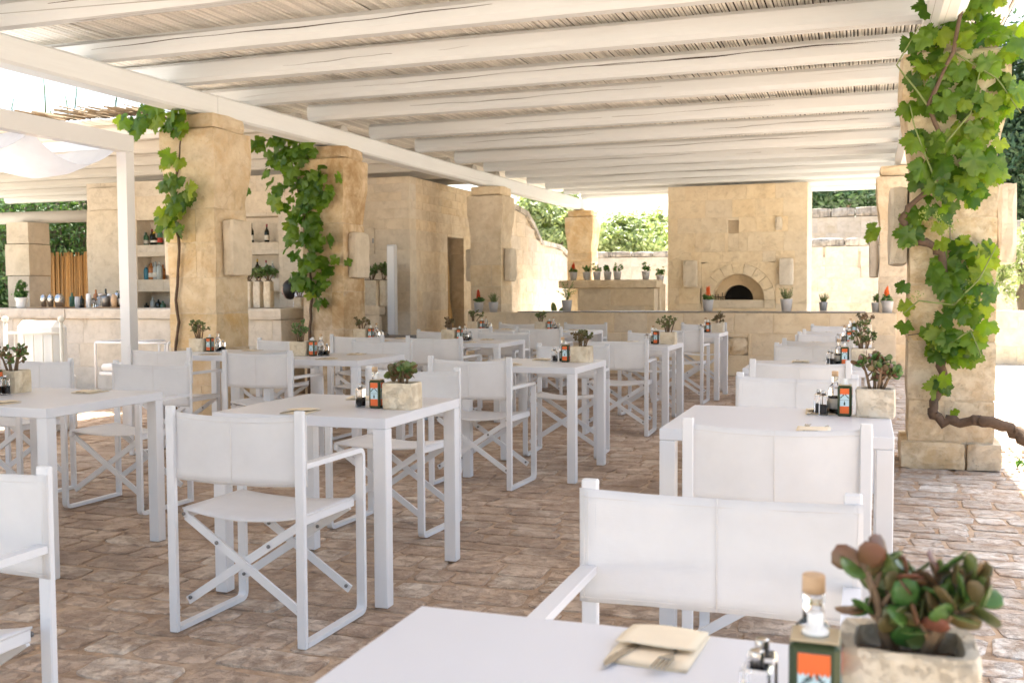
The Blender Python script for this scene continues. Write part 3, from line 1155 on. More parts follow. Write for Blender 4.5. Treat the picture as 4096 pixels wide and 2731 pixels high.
# ------------------------------------------------------------------ oven wall
OY = 19.2
ow = thing('oven_wall', 'tall limestone wall with an arched wood oven built into it', 'oven', (-2.3, OY + 0.8, 0))
X0, X1 = -3.56, -1.03
ax0, ax1, az0, az1 = -2.93, -1.58, 0.90, 1.75          # rectangle that holds the arch
ops = [(ax0 - X0, ax1 - X0, az0, az1), (-2.44 - X0, -2.25 - X0, 2.28, 2.52)]
ashlar(ow, (X0, OY, 0), (1, 0, 0), (0, -1, 0), X1 - X0, courses(3.17, 0.26, 0.36, 33), M['stone_oven'], (0.35, 0.75), ops, 0.10, 31, joint=0.002, cham=0.003)
ashlar(ow, (X1, OY + 0.002, 0), (0, 1, 0), (1, 0, 0), 1.5, courses(3.17, 0.26, 0.36, 33), M['stone_pale'], (0.4, 0.8), (), 0.08, 32)
ashlar(ow, (X0, OY + 1.5, 0), (0, -1, 0), (-1, 0, 0), 1.49, courses(3.17, 0.26, 0.36, 33), M['stone_pale'], (0.4, 0.8), (), 0.08, 34)
core = MB()
core.box((X0 + 0.09, OY + 0.55, 0), (X1 - 0.09, OY + 1.48, 3.16))
core.box((X0 + 0.09, OY + 0.11, 0), (ax0 - 0.01, OY + 0.548, 3.16))
core.box((ax1 + 0.01, OY + 0.11, 0), (X1 - 0.09, OY + 0.548, 3.16))
core.box((ax0 - 0.008, OY + 0.13, az1 + 0.03), (ax1 + 0.008, OY + 0.546, 3.16))
core.box((ax0 - 0.008, OY + 0.13, 0), (ax1 + 0.008, OY + 0.546, az0 - 0.02))
core.wbuild('core', M['stone_oven'], ow)
acx, Ro, Ri, zb = (ax0 + ax1) / 2, 0.665, 0.475, 1.055


def arch_panel(cx, z0, z1, x0, x1, rad, ya, yb, zc):
    """rectangle with a round hole, extruded from ya to yb"""
    n = 24
    arc = [(cx + rad * math.cos(math.pi * k / n), zc + rad * math.sin(math.pi * k / n)) for k in range(n + 1)]
    vs, fs = [], []
    out = []
    for (px, pz) in arc:
        dx, dz = px - cx, pz - zc
        t = min((x1 - cx) / abs(dx) if abs(dx) > 1e-6 else 9e9, (z1 - zc) / dz if dz > 1e-6 else 9e9)
        out.append((cx + dx * t, zc + dz * t))
    for yy in (ya, yb):
        for (px, pz) in arc:
            vs.append((px, yy, pz))
        for (px, pz) in out:
            vs.append((px, yy, pz))
    m_ = n + 1
    for k in range(n):
        fs.append((k, k + 1, m_ + k + 1, m_ + k))
        fs.append((2 * m_ + k + 1, 2 * m_ + k, 3 * m_ + k, 3 * m_ + k + 1))
        fs.append((k + 1, k, 2 * m_ + k, 2 * m_ + k + 1))
    return MB().add(vs, fs)


p = arch_panel(acx, az0, az1, ax0 + 0.003, ax1 - 0.003, Ro + 0.004, OY + 0.003, OY + 0.12, zb)
fix_normals(p.wbuild('spandrel', M['stone_oven'], ow).data)
for sx in (-1, 1):                                       # jambs of the arch below the spring line
    a, b = (acx + Ri, acx + Ro) if sx > 0 else (acx - Ro, acx - Ri)
    MB().cbox((a, OY - 0.014, az0), (b, OY + 0.30, zb - 0.002), 0.006).wbuild('arch_stone', M['stone_oven'], ow)
NV = 9
for k in range(NV):
    t0, t1 = math.pi * k / NV + 0.006, math.pi * (k + 1) / NV - 0.006
    vs, fs = [], []
    q = 5
    for yy in (OY - 0.014, OY + 0.30):
        for i in range(q + 1):
            t = t0 + (t1 - t0) * i / q
            vs.append((acx + Ri * math.cos(t), yy, zb + Ri * math.sin(t)))
            vs.append((acx + Ro * math.cos(t), yy, zb + Ro * math.sin(t)))
    w = 2 * (q + 1)
    for i in range(q):
        a = 2 * i
        fs += [(a, a + 1, a + 3, a + 2), (w + a, w + a + 2, w + a + 3, w + a + 1), (a + 1, w + a + 1, w + a + 3, a + 3), (a, a + 2, w + a + 2, w + a)]
    fs += [(0, w, w + 1, 1), (2 * q, 2 * q + 1, w + 2 * q + 1, w + 2 * q)]
    o = MB().add(vs, fs).wbuild('arch_stone', M['stone_oven'], ow)
    fix_normals(o.data)
MB().cbox((acx - Ri + 0.002, OY + 0.012, az0), (acx + Ri - 0.002, OY + 0.54, zb - 0.004), 0.006).wbuild('hearth_sill', M['stone_pale'], ow)
p = arch_panel(acx - 0.03, zb, zb + 0.6, acx - 0.6, acx + 0.6, 0.275, OY + 0.31, OY + 0.50, zb)
fix_normals(p.wbuild('inner_arch', M['stone_oven'], ow).data)
MB().box((acx - 0.36, OY + 0.501, zb - 0.05), (acx + 0.34, OY + 0.53, zb + 0.34)).wbuild('fire_mouth', M['soot_and_shade'], ow)
r = random.Random(3)
lg = MB()
for k in range(7):
    a = -0.44 + k * 0.045
    lg.tube([(acx + a, OY + 0.25, zb), (acx + a + r.uniform(-0.02, 0.02), OY + 0.27, zb + r.uniform(0.05, 0.14))], 0.006, 5)
lg.tube([(acx - 0.47, OY + 0.26, zb + 0.05), (acx - 0.17, OY + 0.26, zb + 0.05)], 0.006, 5)
lg.wbuild('fire_grate', M['soot_and_shade'], ow)
MB().box((-2.45, OY + 0.115, 2.27), (-2.24, OY + 0.128, 2.53)).wbuild('niche_back', M['stone_oven'], ow)
for (u0, v0, u1, v1) in ((1570, 598, 1603, 660), (1790, 593, 1823, 655), (1781, 498, 1797, 529)):
    a, b = at_y(u0, v1, OY), at_y(u1, v0, OY)
    vs, fs = rough_box((a.x, OY - 0.09 if v0 > 550 else OY - 0.04, a.z), (b.x, OY + 0.004, b.z), r, 0.012, 0.003)
    MB().add(vs, fs).wbuild('projecting_stone', M['stone_pale'], ow)

# stone bench with slab top left of the oven
SY = 18.0
sb = thing('stone_bench', 'stone bench with a thick slab top carrying potted herbs beside oven', 'bench', (-4.4, SY + 0.3, 0))
vs, fs = rough_box((-5.37, SY, 1.275), (-3.535, SY + 0.62, 1.43), random.Random(6), 0.014, 0.005, 6)
MB().add(vs, fs).wbuild('slab', M['stone'], sb)
MB().box((-5.0, SY + 0.11, 0), (-3.62, SY + 0.57, 1.272)).wbuild('core', M['joint'], sb)
ashlar(sb, (-5.02, SY + 0.10, 0), (1, 0, 0), (0, -1, 0), 1.42, [0.32, 0.32, 0.32, 0.31], M['stone_oven'], (0.4, 0.8), (), 0.05, 41, joint=0.003)
vs, fs = rough_box((-3.53, SY + 0.35, 1.20), (-3.56 + 0.005, SY + 0.9, 1.36), random.Random(6))
MB().cbox((-3.90, SY + 0.63, 0), (-3.60, SY + 1.18, 1.36), 0.01).wbuild('side_slab', M['stone'], sb)

# ------------------------------------------------------------------ garden walls behind
def wall_simple(name, label, O, u, n, width, height, mat, cop=True, seed=1, thick=0.35, lens=(0.4, 0.8), ch=(0.26, 0.34), ops=(), coph=0.16, topfn=None, over=0.03):
    O, u, n = Vector(O), Vector(u).normalized(), Vector(n).normalized()
    root = thing(name, label, 'wall', tuple(O + u * (width / 2) - n * thick / 2))
    H = height - (coph if cop else 0)
    if topfn is None:
        a, b = O - n * 0.05, O + u * width - n * thick
        lo = [min(a[i], b[i]) for i in range(2)] + [-0.05]
        hi = [max(a[i], b[i]) for i in range(2)] + [H - 0.01]
        MB().box(lo, hi).wbuild('core', M['joint'], root)
    ashlar(root, O, u, n, width, courses(H, ch[0], ch[1], seed), mat, lens, ops, 0.048, seed, topfn=topfn, proud=0.003)
    if cop and topfn is None:
        r = random.Random(seed)
        x = 0
        while x < width:
            L = min(r.uniform(0.5, 0.9), width - x)
            a = O + u * (x + 0.003) + n * over
            b = O + u * (x + L - 0.003) - n * (thick + over)
            lo = [min(a[i], b[i]) for i in range(2)] + [H + 0.001]
            hi = [max(a[i], b[i]) for i in range(2)] + [height + r.uniform(-0.01, 0.01)]
            vs, fs = rough_box(lo, hi, r, 0.02, 0.006, 3)
            MB().add(vs, fs).wbuild('coping_stone', M['coping'], root)
            x += L
    return root


# sloping wall along the left, seen in sun: profile read along its coping
WX = -7.05
prof = [at_x(1178, 465, WX), at_x(1213, 486, WX), at_x(1225, 510, WX), at_x(1242, 550, WX), at_x(1290, 562, WX), at_x(1320, 597, WX), at_x(1342, 600, WX)]
py = [p.y for p in prof]
pz = [p.z for p in prof]
Y0w, Y1w = 18.2, max(py) + 0.3
top_at = lambda yy: float(np.interp(yy, py, pz))
sw = thing('sloping_wall', 'sunlit pale limestone garden wall with coping stepping down in curves', 'wall', (WX - 0.2, (Y0w + Y1w) / 2, 0))
nseg = 30
vs, fs = [], []
for i in range(nseg + 1):
    yy = Y0w + (Y1w - Y0w) * i / nseg
    for xx in (WX - 0.04, WX - 0.40):
        vs += [(xx, yy, -0.05), (xx, yy, top_at(yy) - 0.13)]
for i in range(nseg):
    a, b = i * 4, (i + 1) * 4
    fs += [(a, b, b + 1, a + 1), (a + 2, a + 3, b + 3, b + 2), (a + 1, b + 1, b + 3, a + 3)]
fs += [(0, 1, 3, 2), (nseg * 4, nseg * 4 + 2, nseg * 4 + 3, nseg * 4 + 1)]
o = MB().add(vs, fs).wbuild('core', M['joint'], sw)
fix_normals(o.data)
ashlar(sw, (WX, Y0w, 0), (0, 1, 0), (1, 0, 0), Y1w - Y0w, courses(3.4, 0.26, 0.34, 61), M['stone_far'], (0.4, 0.8), (), 0.038, 61, topfn=lambda s: top_at(Y0w + s) - 0.125, proud=0.003)
for i in range(16):
    ya, yb = Y0w + (Y1w - Y0w) * i / 16, Y0w + (Y1w - Y0w) * (i + 1) / 16
    vs = []
    for yy in (ya + 0.003, yb - 0.003):
        zt = top_at(yy)
        vs += [(WX + 0.04, yy, zt - 0.12), (WX - 0.44, yy, zt - 0.12), (WX - 0.44, yy, zt - 0.01), (WX - 0.2, yy, zt + 0.02), (WX + 0.04, yy, zt - 0.015)]
    fs = [(0, 1, 2, 3, 4), (9, 8, 7, 6, 5)] + [(k, k + 5, (k + 1) % 5 + 5, (k + 1) % 5) for k in range(5)]
    o = MB().add(vs, fs).wbuild('coping_stone', M['coping'], sw)
    fix_normals(o.data)
# far wall behind bench and column
FY = Y1w
zt = at_y(1460, 577, FY).z
wall_simple('garden_wall', 'far low garden wall with dark weathered coping behind the herb pots', (WX, FY, 0), (1, 0, 0), (0, -1, 0), 5.3, zt, M['stone_far'], seed=71, ops=[(4.15, 4.24, 1.35, 1.95)])
# tall wall right of the oven, in two tiers
TY = 25.5
z1 = at_y(1940, 546, TY).z
wall_simple('garden_wall', 'two tier limestone wall with slots behind the oven, lower tier', (-1.9, TY, 0), (1, 0, 0), (0, -1, 0), 3.6, z1, M['stone_far'], seed=72, coph=0.2,
            ops=[(at_y(1890, 560, TY).x + 1.9, at_y(1896, 560, TY).x + 1.9, at_y(1893, 590, TY).z, at_y(1893, 557, TY).z), (at_y(1971, 560, TY).x + 1.9, at_y(1977, 560, TY).x + 1.9, at_y(1974, 615, TY).z, at_y(1974, 577, TY).z)])
z2 = at_y(1940, 476, TY + 1.2).z
wall_simple('garden_wall', 'pale upper tier of limestone wall under dark leaves behind the oven', (-2.0, TY + 1.2, 0), (1, 0, 0), (0, -1, 0), 3.9, z2, M['stone_far'], seed=73, coph=0.24)
# walls at the right beyond the vine
zz = at_y(2310, 507, 24.0).z
wall_simple('garden_wall', 'grey shaded garden wall under the dark tree beyond the vine column', (1.9, 24.0, 0), (1, 0, 0), (0, -1, 0), 9.0, zz, M['stone_far'], seed=74, coph=0.22)
wall_simple('low_wall', 'low limestone wall with pale flat top beyond the sunny paving', (1.05, 18.25, 0), (1, 0, 0), (0, -1, 0), 6.5, at_y(2300, 713, 18.25).z, M['stone_oven'], seed=75, cop=False, thick=0.6)

# ------------------------------------------------------------------ bar, bar building
bar = thing('bar_counter', 'limestone bar counter with bottles, jars and planters on top', 'bar', (-9.5, 10.9, 0))
BH = 1.045
MB().box((-14.9, 10.68, 0), (-6.68, 11.25, BH - 0.16)).wbuild('core', M['joint'], bar)
ashlar(bar, (-15.0, 10.62, 0), (1, 0, 0), (0, -1, 0), 8.38, [0.29, 0.30, BH - 0.14 - 0.59], M['stone_pale'], (0.45, 0.95), (), 0.05, 51, joint=0.003, cham=0.004, proud=0.003)
ashlar(bar, (-6.62, 10.625, 0), (0, 1, 0), (1, 0, 0), 2.6, [0.29, 0.30, BH - 0.14 - 0.59], M['stone_pale'], (0.45, 0.95), (), 0.05, 52, joint=0.003, cham=0.004, proud=0.003)
MB().box((-7.2, 11.26, 0), (-6.68, 13.2, BH - 0.16)).wbuild('core', M['joint'], bar)
r = random.Random(9)
x = -15.0
while x < -6.60:
    L = r.uniform(0.8, 1.3)
    x1 = min(x + L, -6.60)
    if -6.60 - x1 < 0.3:
        x1 = -6.60
    vs, fs = rough_box((x + 0.002, 10.58, BH - 0.138), (x1 - 0.002, 11.32, BH), r, 0.008, 0.002, 4)
    MB().add(vs, fs).wbuild('counter_slab', M['stone_pale'], bar)
    x = x1
for (ya, yb) in ((11.325, 12.3), (12.305, 13.2)):
    vs, fs = rough_box((-7.25, ya, BH - 0.138), (-6.60, yb, BH), r, 0.008, 0.002, 4)
    MB().add(vs, fs).wbuild('counter_slab', M['stone_pale'], bar)

BW = 14.0
bb = thing('bar_back_wall', 'limestone back wall of the bar with recessed bottle shelves', 'wall', (-10.5, BW + 0.4, 0))
# shelf openings (x0,x1,z0,z1)
sh = [(-11.45, -8.75, 2.03, 2.44), (-11.45, -8.75, 1.46, 1.84), (-11.45, -8.75, 0.93, 1.26)]
ashlar(bb, (-12.46, BW, 0), (1, 0, 0), (0, -1, 0), 4.1, courses(3.08, 0.26, 0.36, 55), M['stone_pale'], (0.5, 1.1), [(a + 12.46, b + 12.46, c, d) for a, b, c, d in sh], 0.35, 53, joint=0.002, cham=0.003, proud=0.002)
MB().box((-12.4, BW + 0.351, 0), (-8.37, BW + 0.7, 3.05)).wbuild('core', M['stone_pale'], bb)
# end pillar with sawn slots
vs, fs = rough_box((at_y(199, 600, 13.9).x, BW - 0.10, 0), (at_y(292, 600, 13.9).x, BW - 0.004, 2.62), random.Random(2), 0.012, 0.003, 5)
MB().add(vs, fs).wbuild('pilaster', M['stone_pale'], bb)
vs, fs = rough_box((at_y(204, 600, 13.9).x, BW - 0.10, 2.622), (at_y(292, 600, 13.9).x, BW - 0.004, 3.0), random.Random(2), 0.012, 0.003, 4)
MB().add(vs, fs).wbuild('pilaster_cap', M['stone_pale'], bb)

kb = thing('kitchen_building', 'limestone corner building with stepped cornice courses and a curtained doorway', 'building', (-7.7, 16.6, 0))
KX, KY = -7.0, 15.1
dz = 2.20
d0, d1 = 16.68 - KY, 17.44 - KY
crs = courses(2.42, 0.28, 0.38, 66) + [0.17, 0.12, 0.14, 0.14, 0.11]
ashlar(kb, (KX, KY, 0), (0, 1, 0), (1, 0, 0), 3.1, crs, M['stone'], (0.45, 0.95), [(d0, d1, 0, dz)], 0.25, 63, joint=0.004, cham=0.005, proud=0.003)
ashlar(kb, (-8.36, KY - 0.002, 0), (1, 0, 0), (0, -1, 0), 1.36 + 0.006, crs, M['stone_pale'], (0.45, 0.95), (), 0.25, 64, joint=0.004, cham=0.005, proud=0.003)
kc = MB()
kc.box((-8.36, KY + 0.251, 0), (KX - 0.251, KY + d0 - 0.01, 3.09))
kc.box((-8.36, KY + d1 + 0.01, 0), (KX - 0.251, KY + 3.1, 3.09))
kc.box((-8.36, KY + d0 - 0.008, dz + 0.02), (KX - 0.251, KY + d1 + 0.008, 3.09))
kc.wbuild('core', M['stone'], kb)
MB().box((-8.5, KY + d0 - 0.1, 0), (-8.37, KY + d1 + 0.1, 3.0)).wbuild('interior_shade_panel', M['soot_and_shade'], kb)  # near-black panel paints the shade of the room behind the doorway
# wall hatch plates
for (zz0, zz1, tab) in ((1.85, 2.28, True), (1.25, 1.68, False)):
    pl = MB().cbox((-8.02, KY - 0.045, zz0), (-7.62, KY - 0.010, zz1), 0.006).wbuild('wall_hatch', M['stone_pale'], kb)
    if tab:
        MB().cbox((-7.645, KY - 0.062, 2.03), (-7.62, KY - 0.046, 2.11), 0.004).wbuild('latch', M['bolt'], pl)

# stone ledge with planters in front of the building
ld = thing('stone_ledge', 'small stone ledge with planters between the bar and grey speaker column', 'ledge', (-7.9, 14.75, 0))
vs, fs = rough_box((-8.35, 14.45, 0.86), (-7.42, 15.05, 1.0), random.Random(2), 0.01, 0.003, 4)
MB().add(vs, fs).wbuild('slab', M['stone_pale'], ld)
vs, fs = rough_box((-8.30, 14.52, 0), (-7.47, 15.03, 0.857), random.Random(2), 0.01, 0.003, 4)
MB().add(vs, fs).wbuild('support', M['stone_pale'], ld)

# curtain in the doorway
cu = MB()
nz, nu = 26, 40
vs, fs = [], []
for i in range(nz + 1):
    z = 0.03 + (2.16 - 0.03) * i / nz
    t = 1 - i / nz
    wd = 0.30 + 0.42 * max(0, t) ** 0.8
    if 0.35 < t < 0.62:
        wd -= 0.05 * math.sin((t - 0.35) / 0.27 * math.pi)
    for j in range(nu + 1):
        s = j / nu
        yy = KY + d0 + 0.02 + s * wd
        xx = KX - 0.15 + 0.035 * math.sin(s * 17 + t * 2.2) * (0.4 + 0.6 * t) + 0.05 * math.sin(s * 5 + 1) * t
        vs.append((xx, yy, z))
for i in range(nz):
    for j in range(nu):
        a = i * (nu + 1) + j
        fs.append((a, a + 1, a + nu + 2, a + nu + 1))
o = MB().add(vs, fs, True).wbuild('door_curtain', M['burlap'])
md = o.modifiers.new('thick', 'SOLIDIFY')
md.thickness = 0.006
tag(o, 'brown burlap curtain gathered aside in the stone doorway', 'curtain')

# far left pillar behind the bar with log, cane fence
lp = thing('stone_pillar', 'square stone pillar behind the bar carrying a round log', 'pillar', (-14.1, 14.2, 0))
r = random.Random(15)
z = 0
pa, pb = at_y(38, 480, 14.2).x, at_y(88, 480, 14.2).x
for i, (h, e) in enumerate(((0.5, 0.0), (0.5, 0.0), (0.55, 0.0), (0.55, 0.04), (0.38, 0.0))):
    vs, fs = rough_box((pa - e, 13.95, z + 0.002), (pb + e * 0.3, 14.45, z + h - 0.001), r, 0.006, 0.003)
    MB().add(vs, fs).wbuild('shaft_block', M['stone_pale'], lp)
    z += h
PT = z
lg_ = MB()
lg_.tube([(pa - 3.0, 14.3, PT + 0.11), (pa, 14.3, PT + 0.10), (pb + 1.05, 14.3, PT + 0.09)], 0.105, 14)
tag(lg_.wbuild('round_log', M['joist_old']), 'whitewashed round log lying on the pillar behind the bar', 'log')
cf = thing('cane_fence', 'brown cane fence standing behind the bar below the creeper', 'fence', (-15.5, 16.8, 0))
fx0, fx1 = at_y(60, 600, 16.8).x, at_y(235, 600, 16.8).x
ftop = at_y(160, 582, 16.8).z
cm = []
for k in range(6):
    m = MB()
    m.tube([(0, 0, 0), (r.uniform(-0.01, 0.01), 0, ftop * 0.5), (r.uniform(-0.015, 0.015), 0, ftop * r.uniform(0.97, 1.02))], 0.016, 6)
    me = m.mesh('cane')
    me.materials.append(M['cane'])
    cm.append(me)
x = fx0
while x < fx1:
    obj('cane', cm[r.randrange(6)], None, cf, (x + 15.5, r.uniform(-0.012, 0.012), 0))
    x += 0.031
MB().box((fx0, 16.83, 0.0), (fx1, 16.85, ftop - 0.05)).wbuild('backing', M['reed_dark'], cf)

# ------------------------------------------------------------------ leaf helpers
def leaf_cloud(mb, centre, rad, n, size, r, squash=1.0, clumps=None, up=0.3):
    """many small leaf faces spread through a volume in clumps"""
    cs = []
    for _ in range(clumps or max(6, n // 60)):
        while True:
            p = Vector((r.uniform(-1, 1), r.uniform(-1, 1), r.uniform(-1, 1)))
            if 0.35 < p.length < 1:
                break
        cs.append((p, r.uniform(0.12, 0.30)))
    vs, fs = [], []
    for _ in range(n):
        c, cr = cs[r.randrange(len(cs))]
        d = Vector((r.gauss(0, 1), r.gauss(0, 1), r.gauss(0, 1))) * cr * 0.6
        p = c + d
        q = Vector((centre[0] + p.x * rad[0], centre[1] + p.y * rad[1], centre[2] + p.z * rad[2]))
        nrm = (p + Vector((r.gauss(0, .6), r.gauss(0, .6), r.gauss(0, .6) + up))).normalized()
        a = nrm.orthogonal().normalized()
        a.rotate(Matrix.Rotation(r.uniform(0, 6.28), 3, nrm))
        b = nrm.cross(a)
        s = size * r.uniform(0.6, 1.35)
        k = len(vs)
        vs += [q - a * s, q + b * s * 0.42 + nrm * s * 0.12, q + a * s, q - b * s * 0.42 + nrm * s * 0.12]
        fs.append((k, k + 1, k + 2, k + 3))
    mb.add(vs, fs)


def tree(label, x, y, z, rx, ry, rz, n, size, mat, seed, trunk_h=None, group=None, extra=()):
    r = random.Random(seed)
    root = thing('tree', label, 'tree', (x, y, 0), 0, group)
    th = trunk_h or max(0.4, z - rz * 0.4)
    tr = MB()
    tr.tube([(0, 0, -0.1), (0.06, 0.02, th * 0.4), (-0.05, 0.05, th * 0.8), (0.02, 0, th)], [0.2, 0.16, 0.13, 0.09], 8)
    for k in range(7):
        a = r.uniform(0, 6.28)
        e = Vector((math.cos(a) * rx * 0.65, math.sin(a) * ry * 0.65, z + r.uniform(-0.2, 0.6) * rz))
        s = Vector((0, 0, th * r.uniform(0.7, 0.98)))
        tr.tube([s, s.lerp(e, 0.5) + Vector((0, 0, 0.12)), e], [0.075, 0.045, 0.015], 6)
    tr.build('trunk', M['trunk'], root)
    cr = MB()
    leaf_cloud(cr, (0, 0, z), (rx, ry, rz), n, size, r)
    for (dx, dz, rr, nn) in extra:
        leaf_cloud(cr, (dx, 0, dz), (rr * 0.6, rr * 0.6, rr), nn, size, r)
    c = cr.build('crown', mat, root)
    c['kind'] = 'stuff'
    return root


# trees behind the garden walls
def px_tree(label, u, v, Y, wpx, hpx, n, size, mat, seed, **k):
    c = at_y(u, v, Y)
    s = depth(c) / 2343.0
    return tree(label, c.x, c.y, c.z, wpx * s / 2, wpx * s / 2 * 0.8, hpx * s / 2, n, size, mat, seed, **k)


px_tree('sunlit olive tree above the low end of the sloping wall', 1262, 525, 33, 190, 200, 9000, 0.10, M['olive_tree'], 1)
px_tree('pale green bush behind the far low wall between column and oven', 1445, 565, 32, 190, 130, 9000, 0.09, M['olive_tree'], 2, extra=((0.55, 3.3, 0.75, 500),))
px_tree('slender young tree rising above the pale bush beside the oven', 1510, 540, 34, 110, 130, 3000, 0.09, M['olive_tree'], 3)
px_tree('dark leafy tree above the upper tier wall behind the oven', 1935, 440, 31, 260, 110, 9000, 0.10, M['dark_tree'], 4)
px_tree('big dark evergreen tree beyond the vine column and grey wall', 2400, 330, 29, 330, 520, 26000, 0.10, M['dark_tree'], 5)
px_tree('loose pale shrub with yellow green leaves behind the low wall', 2360, 600, 21, 130, 190, 2600, 0.045, M['olive_tree'], 6)
tree('dark evergreen tree further along the grey shaded garden wall', 15.5, 31, 3.4, 3.0, 3.0, 3.0, 9000, 0.13, M['dark_tree'], 7)
tree('olive tree far behind the kitchen building', -14.5, 33, 2.8, 2.4, 2.2, 1.6, 5000, 0.11, M['olive_tree'], 8)

# creeper screen behind the bar
cw = thing('creeper_hedge', 'tall creeper hedge with hanging stems behind the cane fence', 'hedge', (-17.5, 18.6, 0))
r = random.Random(77)
m = MB()
for k in range(150):
    x0 = r.uniform(-6, 6)
    m.tube([(x0, r.uniform(-.3, .3), 0), (x0 + r.uniform(-.3, .3), r.uniform(-.3, .3), 1.8), (x0 + r.uniform(-.5, .5), r.uniform(-.3, .3), 3.4)], 0.012, 4)
m.build('stems', M['trunk'], cw)['kind'] = 'stuff'
m = MB()
leaf_cloud(m, (0, 0, 1.9), (6.0, 0.55, 2.0), 22000, 0.075, r, clumps=420)
m.build('foliage', M['ivy'], cw)['kind'] = 'stuff'
MB().box((-6.2, 0.75, 0), (6.2, 0.9, 3.9)).build('backing', M['trunk'], cw)

# ------------------------------------------------------------------ chairs
def round_path(pts, rad, n=5):
    """polyline with rounded corners"""
    P = [Vector(p) for p in pts]
    out = [P[0]]
    for i in range(1, len(P) - 1):
        a, b, c = P[i - 1], P[i], P[i + 1]
        u, w = (a - b).normalized(), (c - b).normalized()
        p0, p1 = b + u * rad, b + w * rad
        for k in range(n + 1):
            t = k / n
            out.append((p0 * (1 - t) ** 2 + b * 2 * t * (1 - t) + p1 * t ** 2))
    out.append(P[-1])
    return out


CW, CD = 0.277, 0.21                      # half width to frame centre, half depth
def make_chair_meshes():
    W = CW - 0.009
    ms = {}
    # side frame: arm, front leg, runner in one bent flat bar (lies in the YZ plane)
    path = round_path([(0, -CD + 0.012, 0.632), (0, CD, 0.632), (0, CD, 0.010), (0, -CD + 0.012, 0.010)], 0.03)
    m = MB().strip(path, (1, 0, 0), None, 0.034, 0.018)
    ms['side_frame'] = fix_normals(m.mesh('side_frame'))
    m = MB().cbox((-0.0175, -0.010, 0.0), (0.0175, 0.010, 0.825), 0.003)
    ms['post'] = m.mesh('post')
    m = MB().cbox((-0.009, -CD + 0.03, -0.016), (0.009, CD - 0.01, 0.016), 0.003)
    ms['seat_rail'] = m.mesh('seat_rail')
    # crossed bars: from (-x, low) to (+x, high)
    a, b = Vector((-W + 0.022, 0, 0.105)), Vector((W - 0.03, 0, 0.42))
    m = MB().strip([a, b], (0, 1, 0), None, 0.010, 0.030)
    ms['cross_bar'] = fix_normals(m.mesh('cross_bar'))
    m = MB()
    d = Matrix.Rotation(math.pi / 2, 4, 'X')
    m.lathe([(0.0068, 0.0), (0.0068, 0.005), (0.004, 0.006)], 10, d)
    ms['bolt'] = m.mesh('bolt')
    # seat sling
    nx, ny = 14, 8
    vs, fs = [], []
    for j in range(ny + 1):
        t = j / ny
        for i in range(nx + 1):
            s = -1 + 2 * i / nx
            sag = -0.028 * (1 - s * s) * (0.8 + 0.2 * math.cos(t * 3))
            if abs(s) < 0.02:
                sag -= 0.0015
            vs.append((s * (W - 0.018), -CD + 0.03 + t * (2 * CD - 0.055), 0.452 + sag))
    for j in range(ny):
        for i in range(nx):
            q = j * (nx + 1) + i
            fs.append((q, q + 1, q + nx + 2, q + nx + 1))
    n0 = len(vs)
    vs += [(x, y, z - 0.006) for x, y, z in vs]
    fs += [tuple(k + n0 for k in f[::-1]) for f in fs]
    brd = [i for i in range(nx + 1)] + [(j + 1) * (nx + 1) + nx for j in range(ny)] + [ny * (nx + 1) + nx - 1 - i for i in range(nx)] + [(ny - 1 - j) * (nx + 1) for j in range(ny - 1)]
    for k in range(len(brd)):
        p, q = brd[k], brd[(k + 1) % len(brd)]
        fs.append((q, p, p + n0, q + n0))
    ms['seat'] = MB().add(vs, fs, True).mesh('seat')
    # back panel: wraps the posts, bows back in the middle
    nx, nz = 28, 8
    vs, fs = [], []
    for j in range(nz + 1):
        t = j / nz
        for i in range(nx + 1):
            s = -1 + 2 * i / nx
            bow = -0.030 * (1 - abs(s) ** 2.2)
            dip = -0.012 * (1 - s * s)
            y = 0.014 + bow + 0.0015 * math.sin(9 * s + 4 * t) - (0.002 if abs(s) < 0.02 else 0)
            if abs(s) > 0.985:
                y -= 0.004
            ln = 0.0
            vs.append((s * (W + 0.020), -CD + y, 0.562 + t * 0.245 + dip * (0.5 + 0.5 * t)))
    for j in range(nz):
        for i in range(nx):
            q = j * (nx + 1) + i
            fs.append((q, q + nx + 1, q + nx + 2, q + 1))
    n0 = len(vs)
    vs += [(x, y + 0.004, z) for x, y, z in vs]
    fs += [tuple(k + n0 for k in f[::-1]) for f in fs]
    brd = [i for i in range(nx + 1)] + [(j + 1) * (nx + 1) + nx for j in range(nz)] + [nz * (nx + 1) + nx - 1 - i for i in range(nx)] + [(nz - 1 - j) * (nx + 1) for j in range(nz - 1)]
    for k in range(len(brd)):
        p, q = brd[k], brd[(k + 1) % len(brd)]
        fs.append((q, p, p + n0, q + n0))
    ms['backrest'] = fix_normals(MB().add(vs, fs, True).mesh('backrest'))
    # hem and centre seam: thin raised stitching lines on the front
    m = MB()
    for (z0) in (0.572, 0.790):
        pts = []
        for i in range(nx + 1):
            s = -1 + 2 * i / nx
            pts.append((s * (W + 0.016), -CD + 0.0145 - 0.030 * (1 - abs(s) ** 2.2) + 0.0035, z0 - 0.012 * (1 - s * s) * (0.5 if z0 < 0.6 else 1)))
        m.tube(pts, 0.0010, 4)
        m.tube([(x, y - 0.0085, z) for x, y, z in pts], 0.0010, 4)
    for sx in (-1, 1):
        for off in (0.010, 0.018):
            for yy in (0.0175, 0.0095):
                m.tube([(sx * (W + 0.020 - off), -CD + yy - 0.030 * (1 - ((W + 0.020 - off) / (W + 0.020)) ** 2.2), z) for z in (0.566, 0.68, 0.80)], 0.0008, 4)
    for yy in (-0.0105, -0.0185):
        m.tube([(0, -CD + yy, z) for z in (0.557, 0.68, 0.795)], 0.0013, 4)
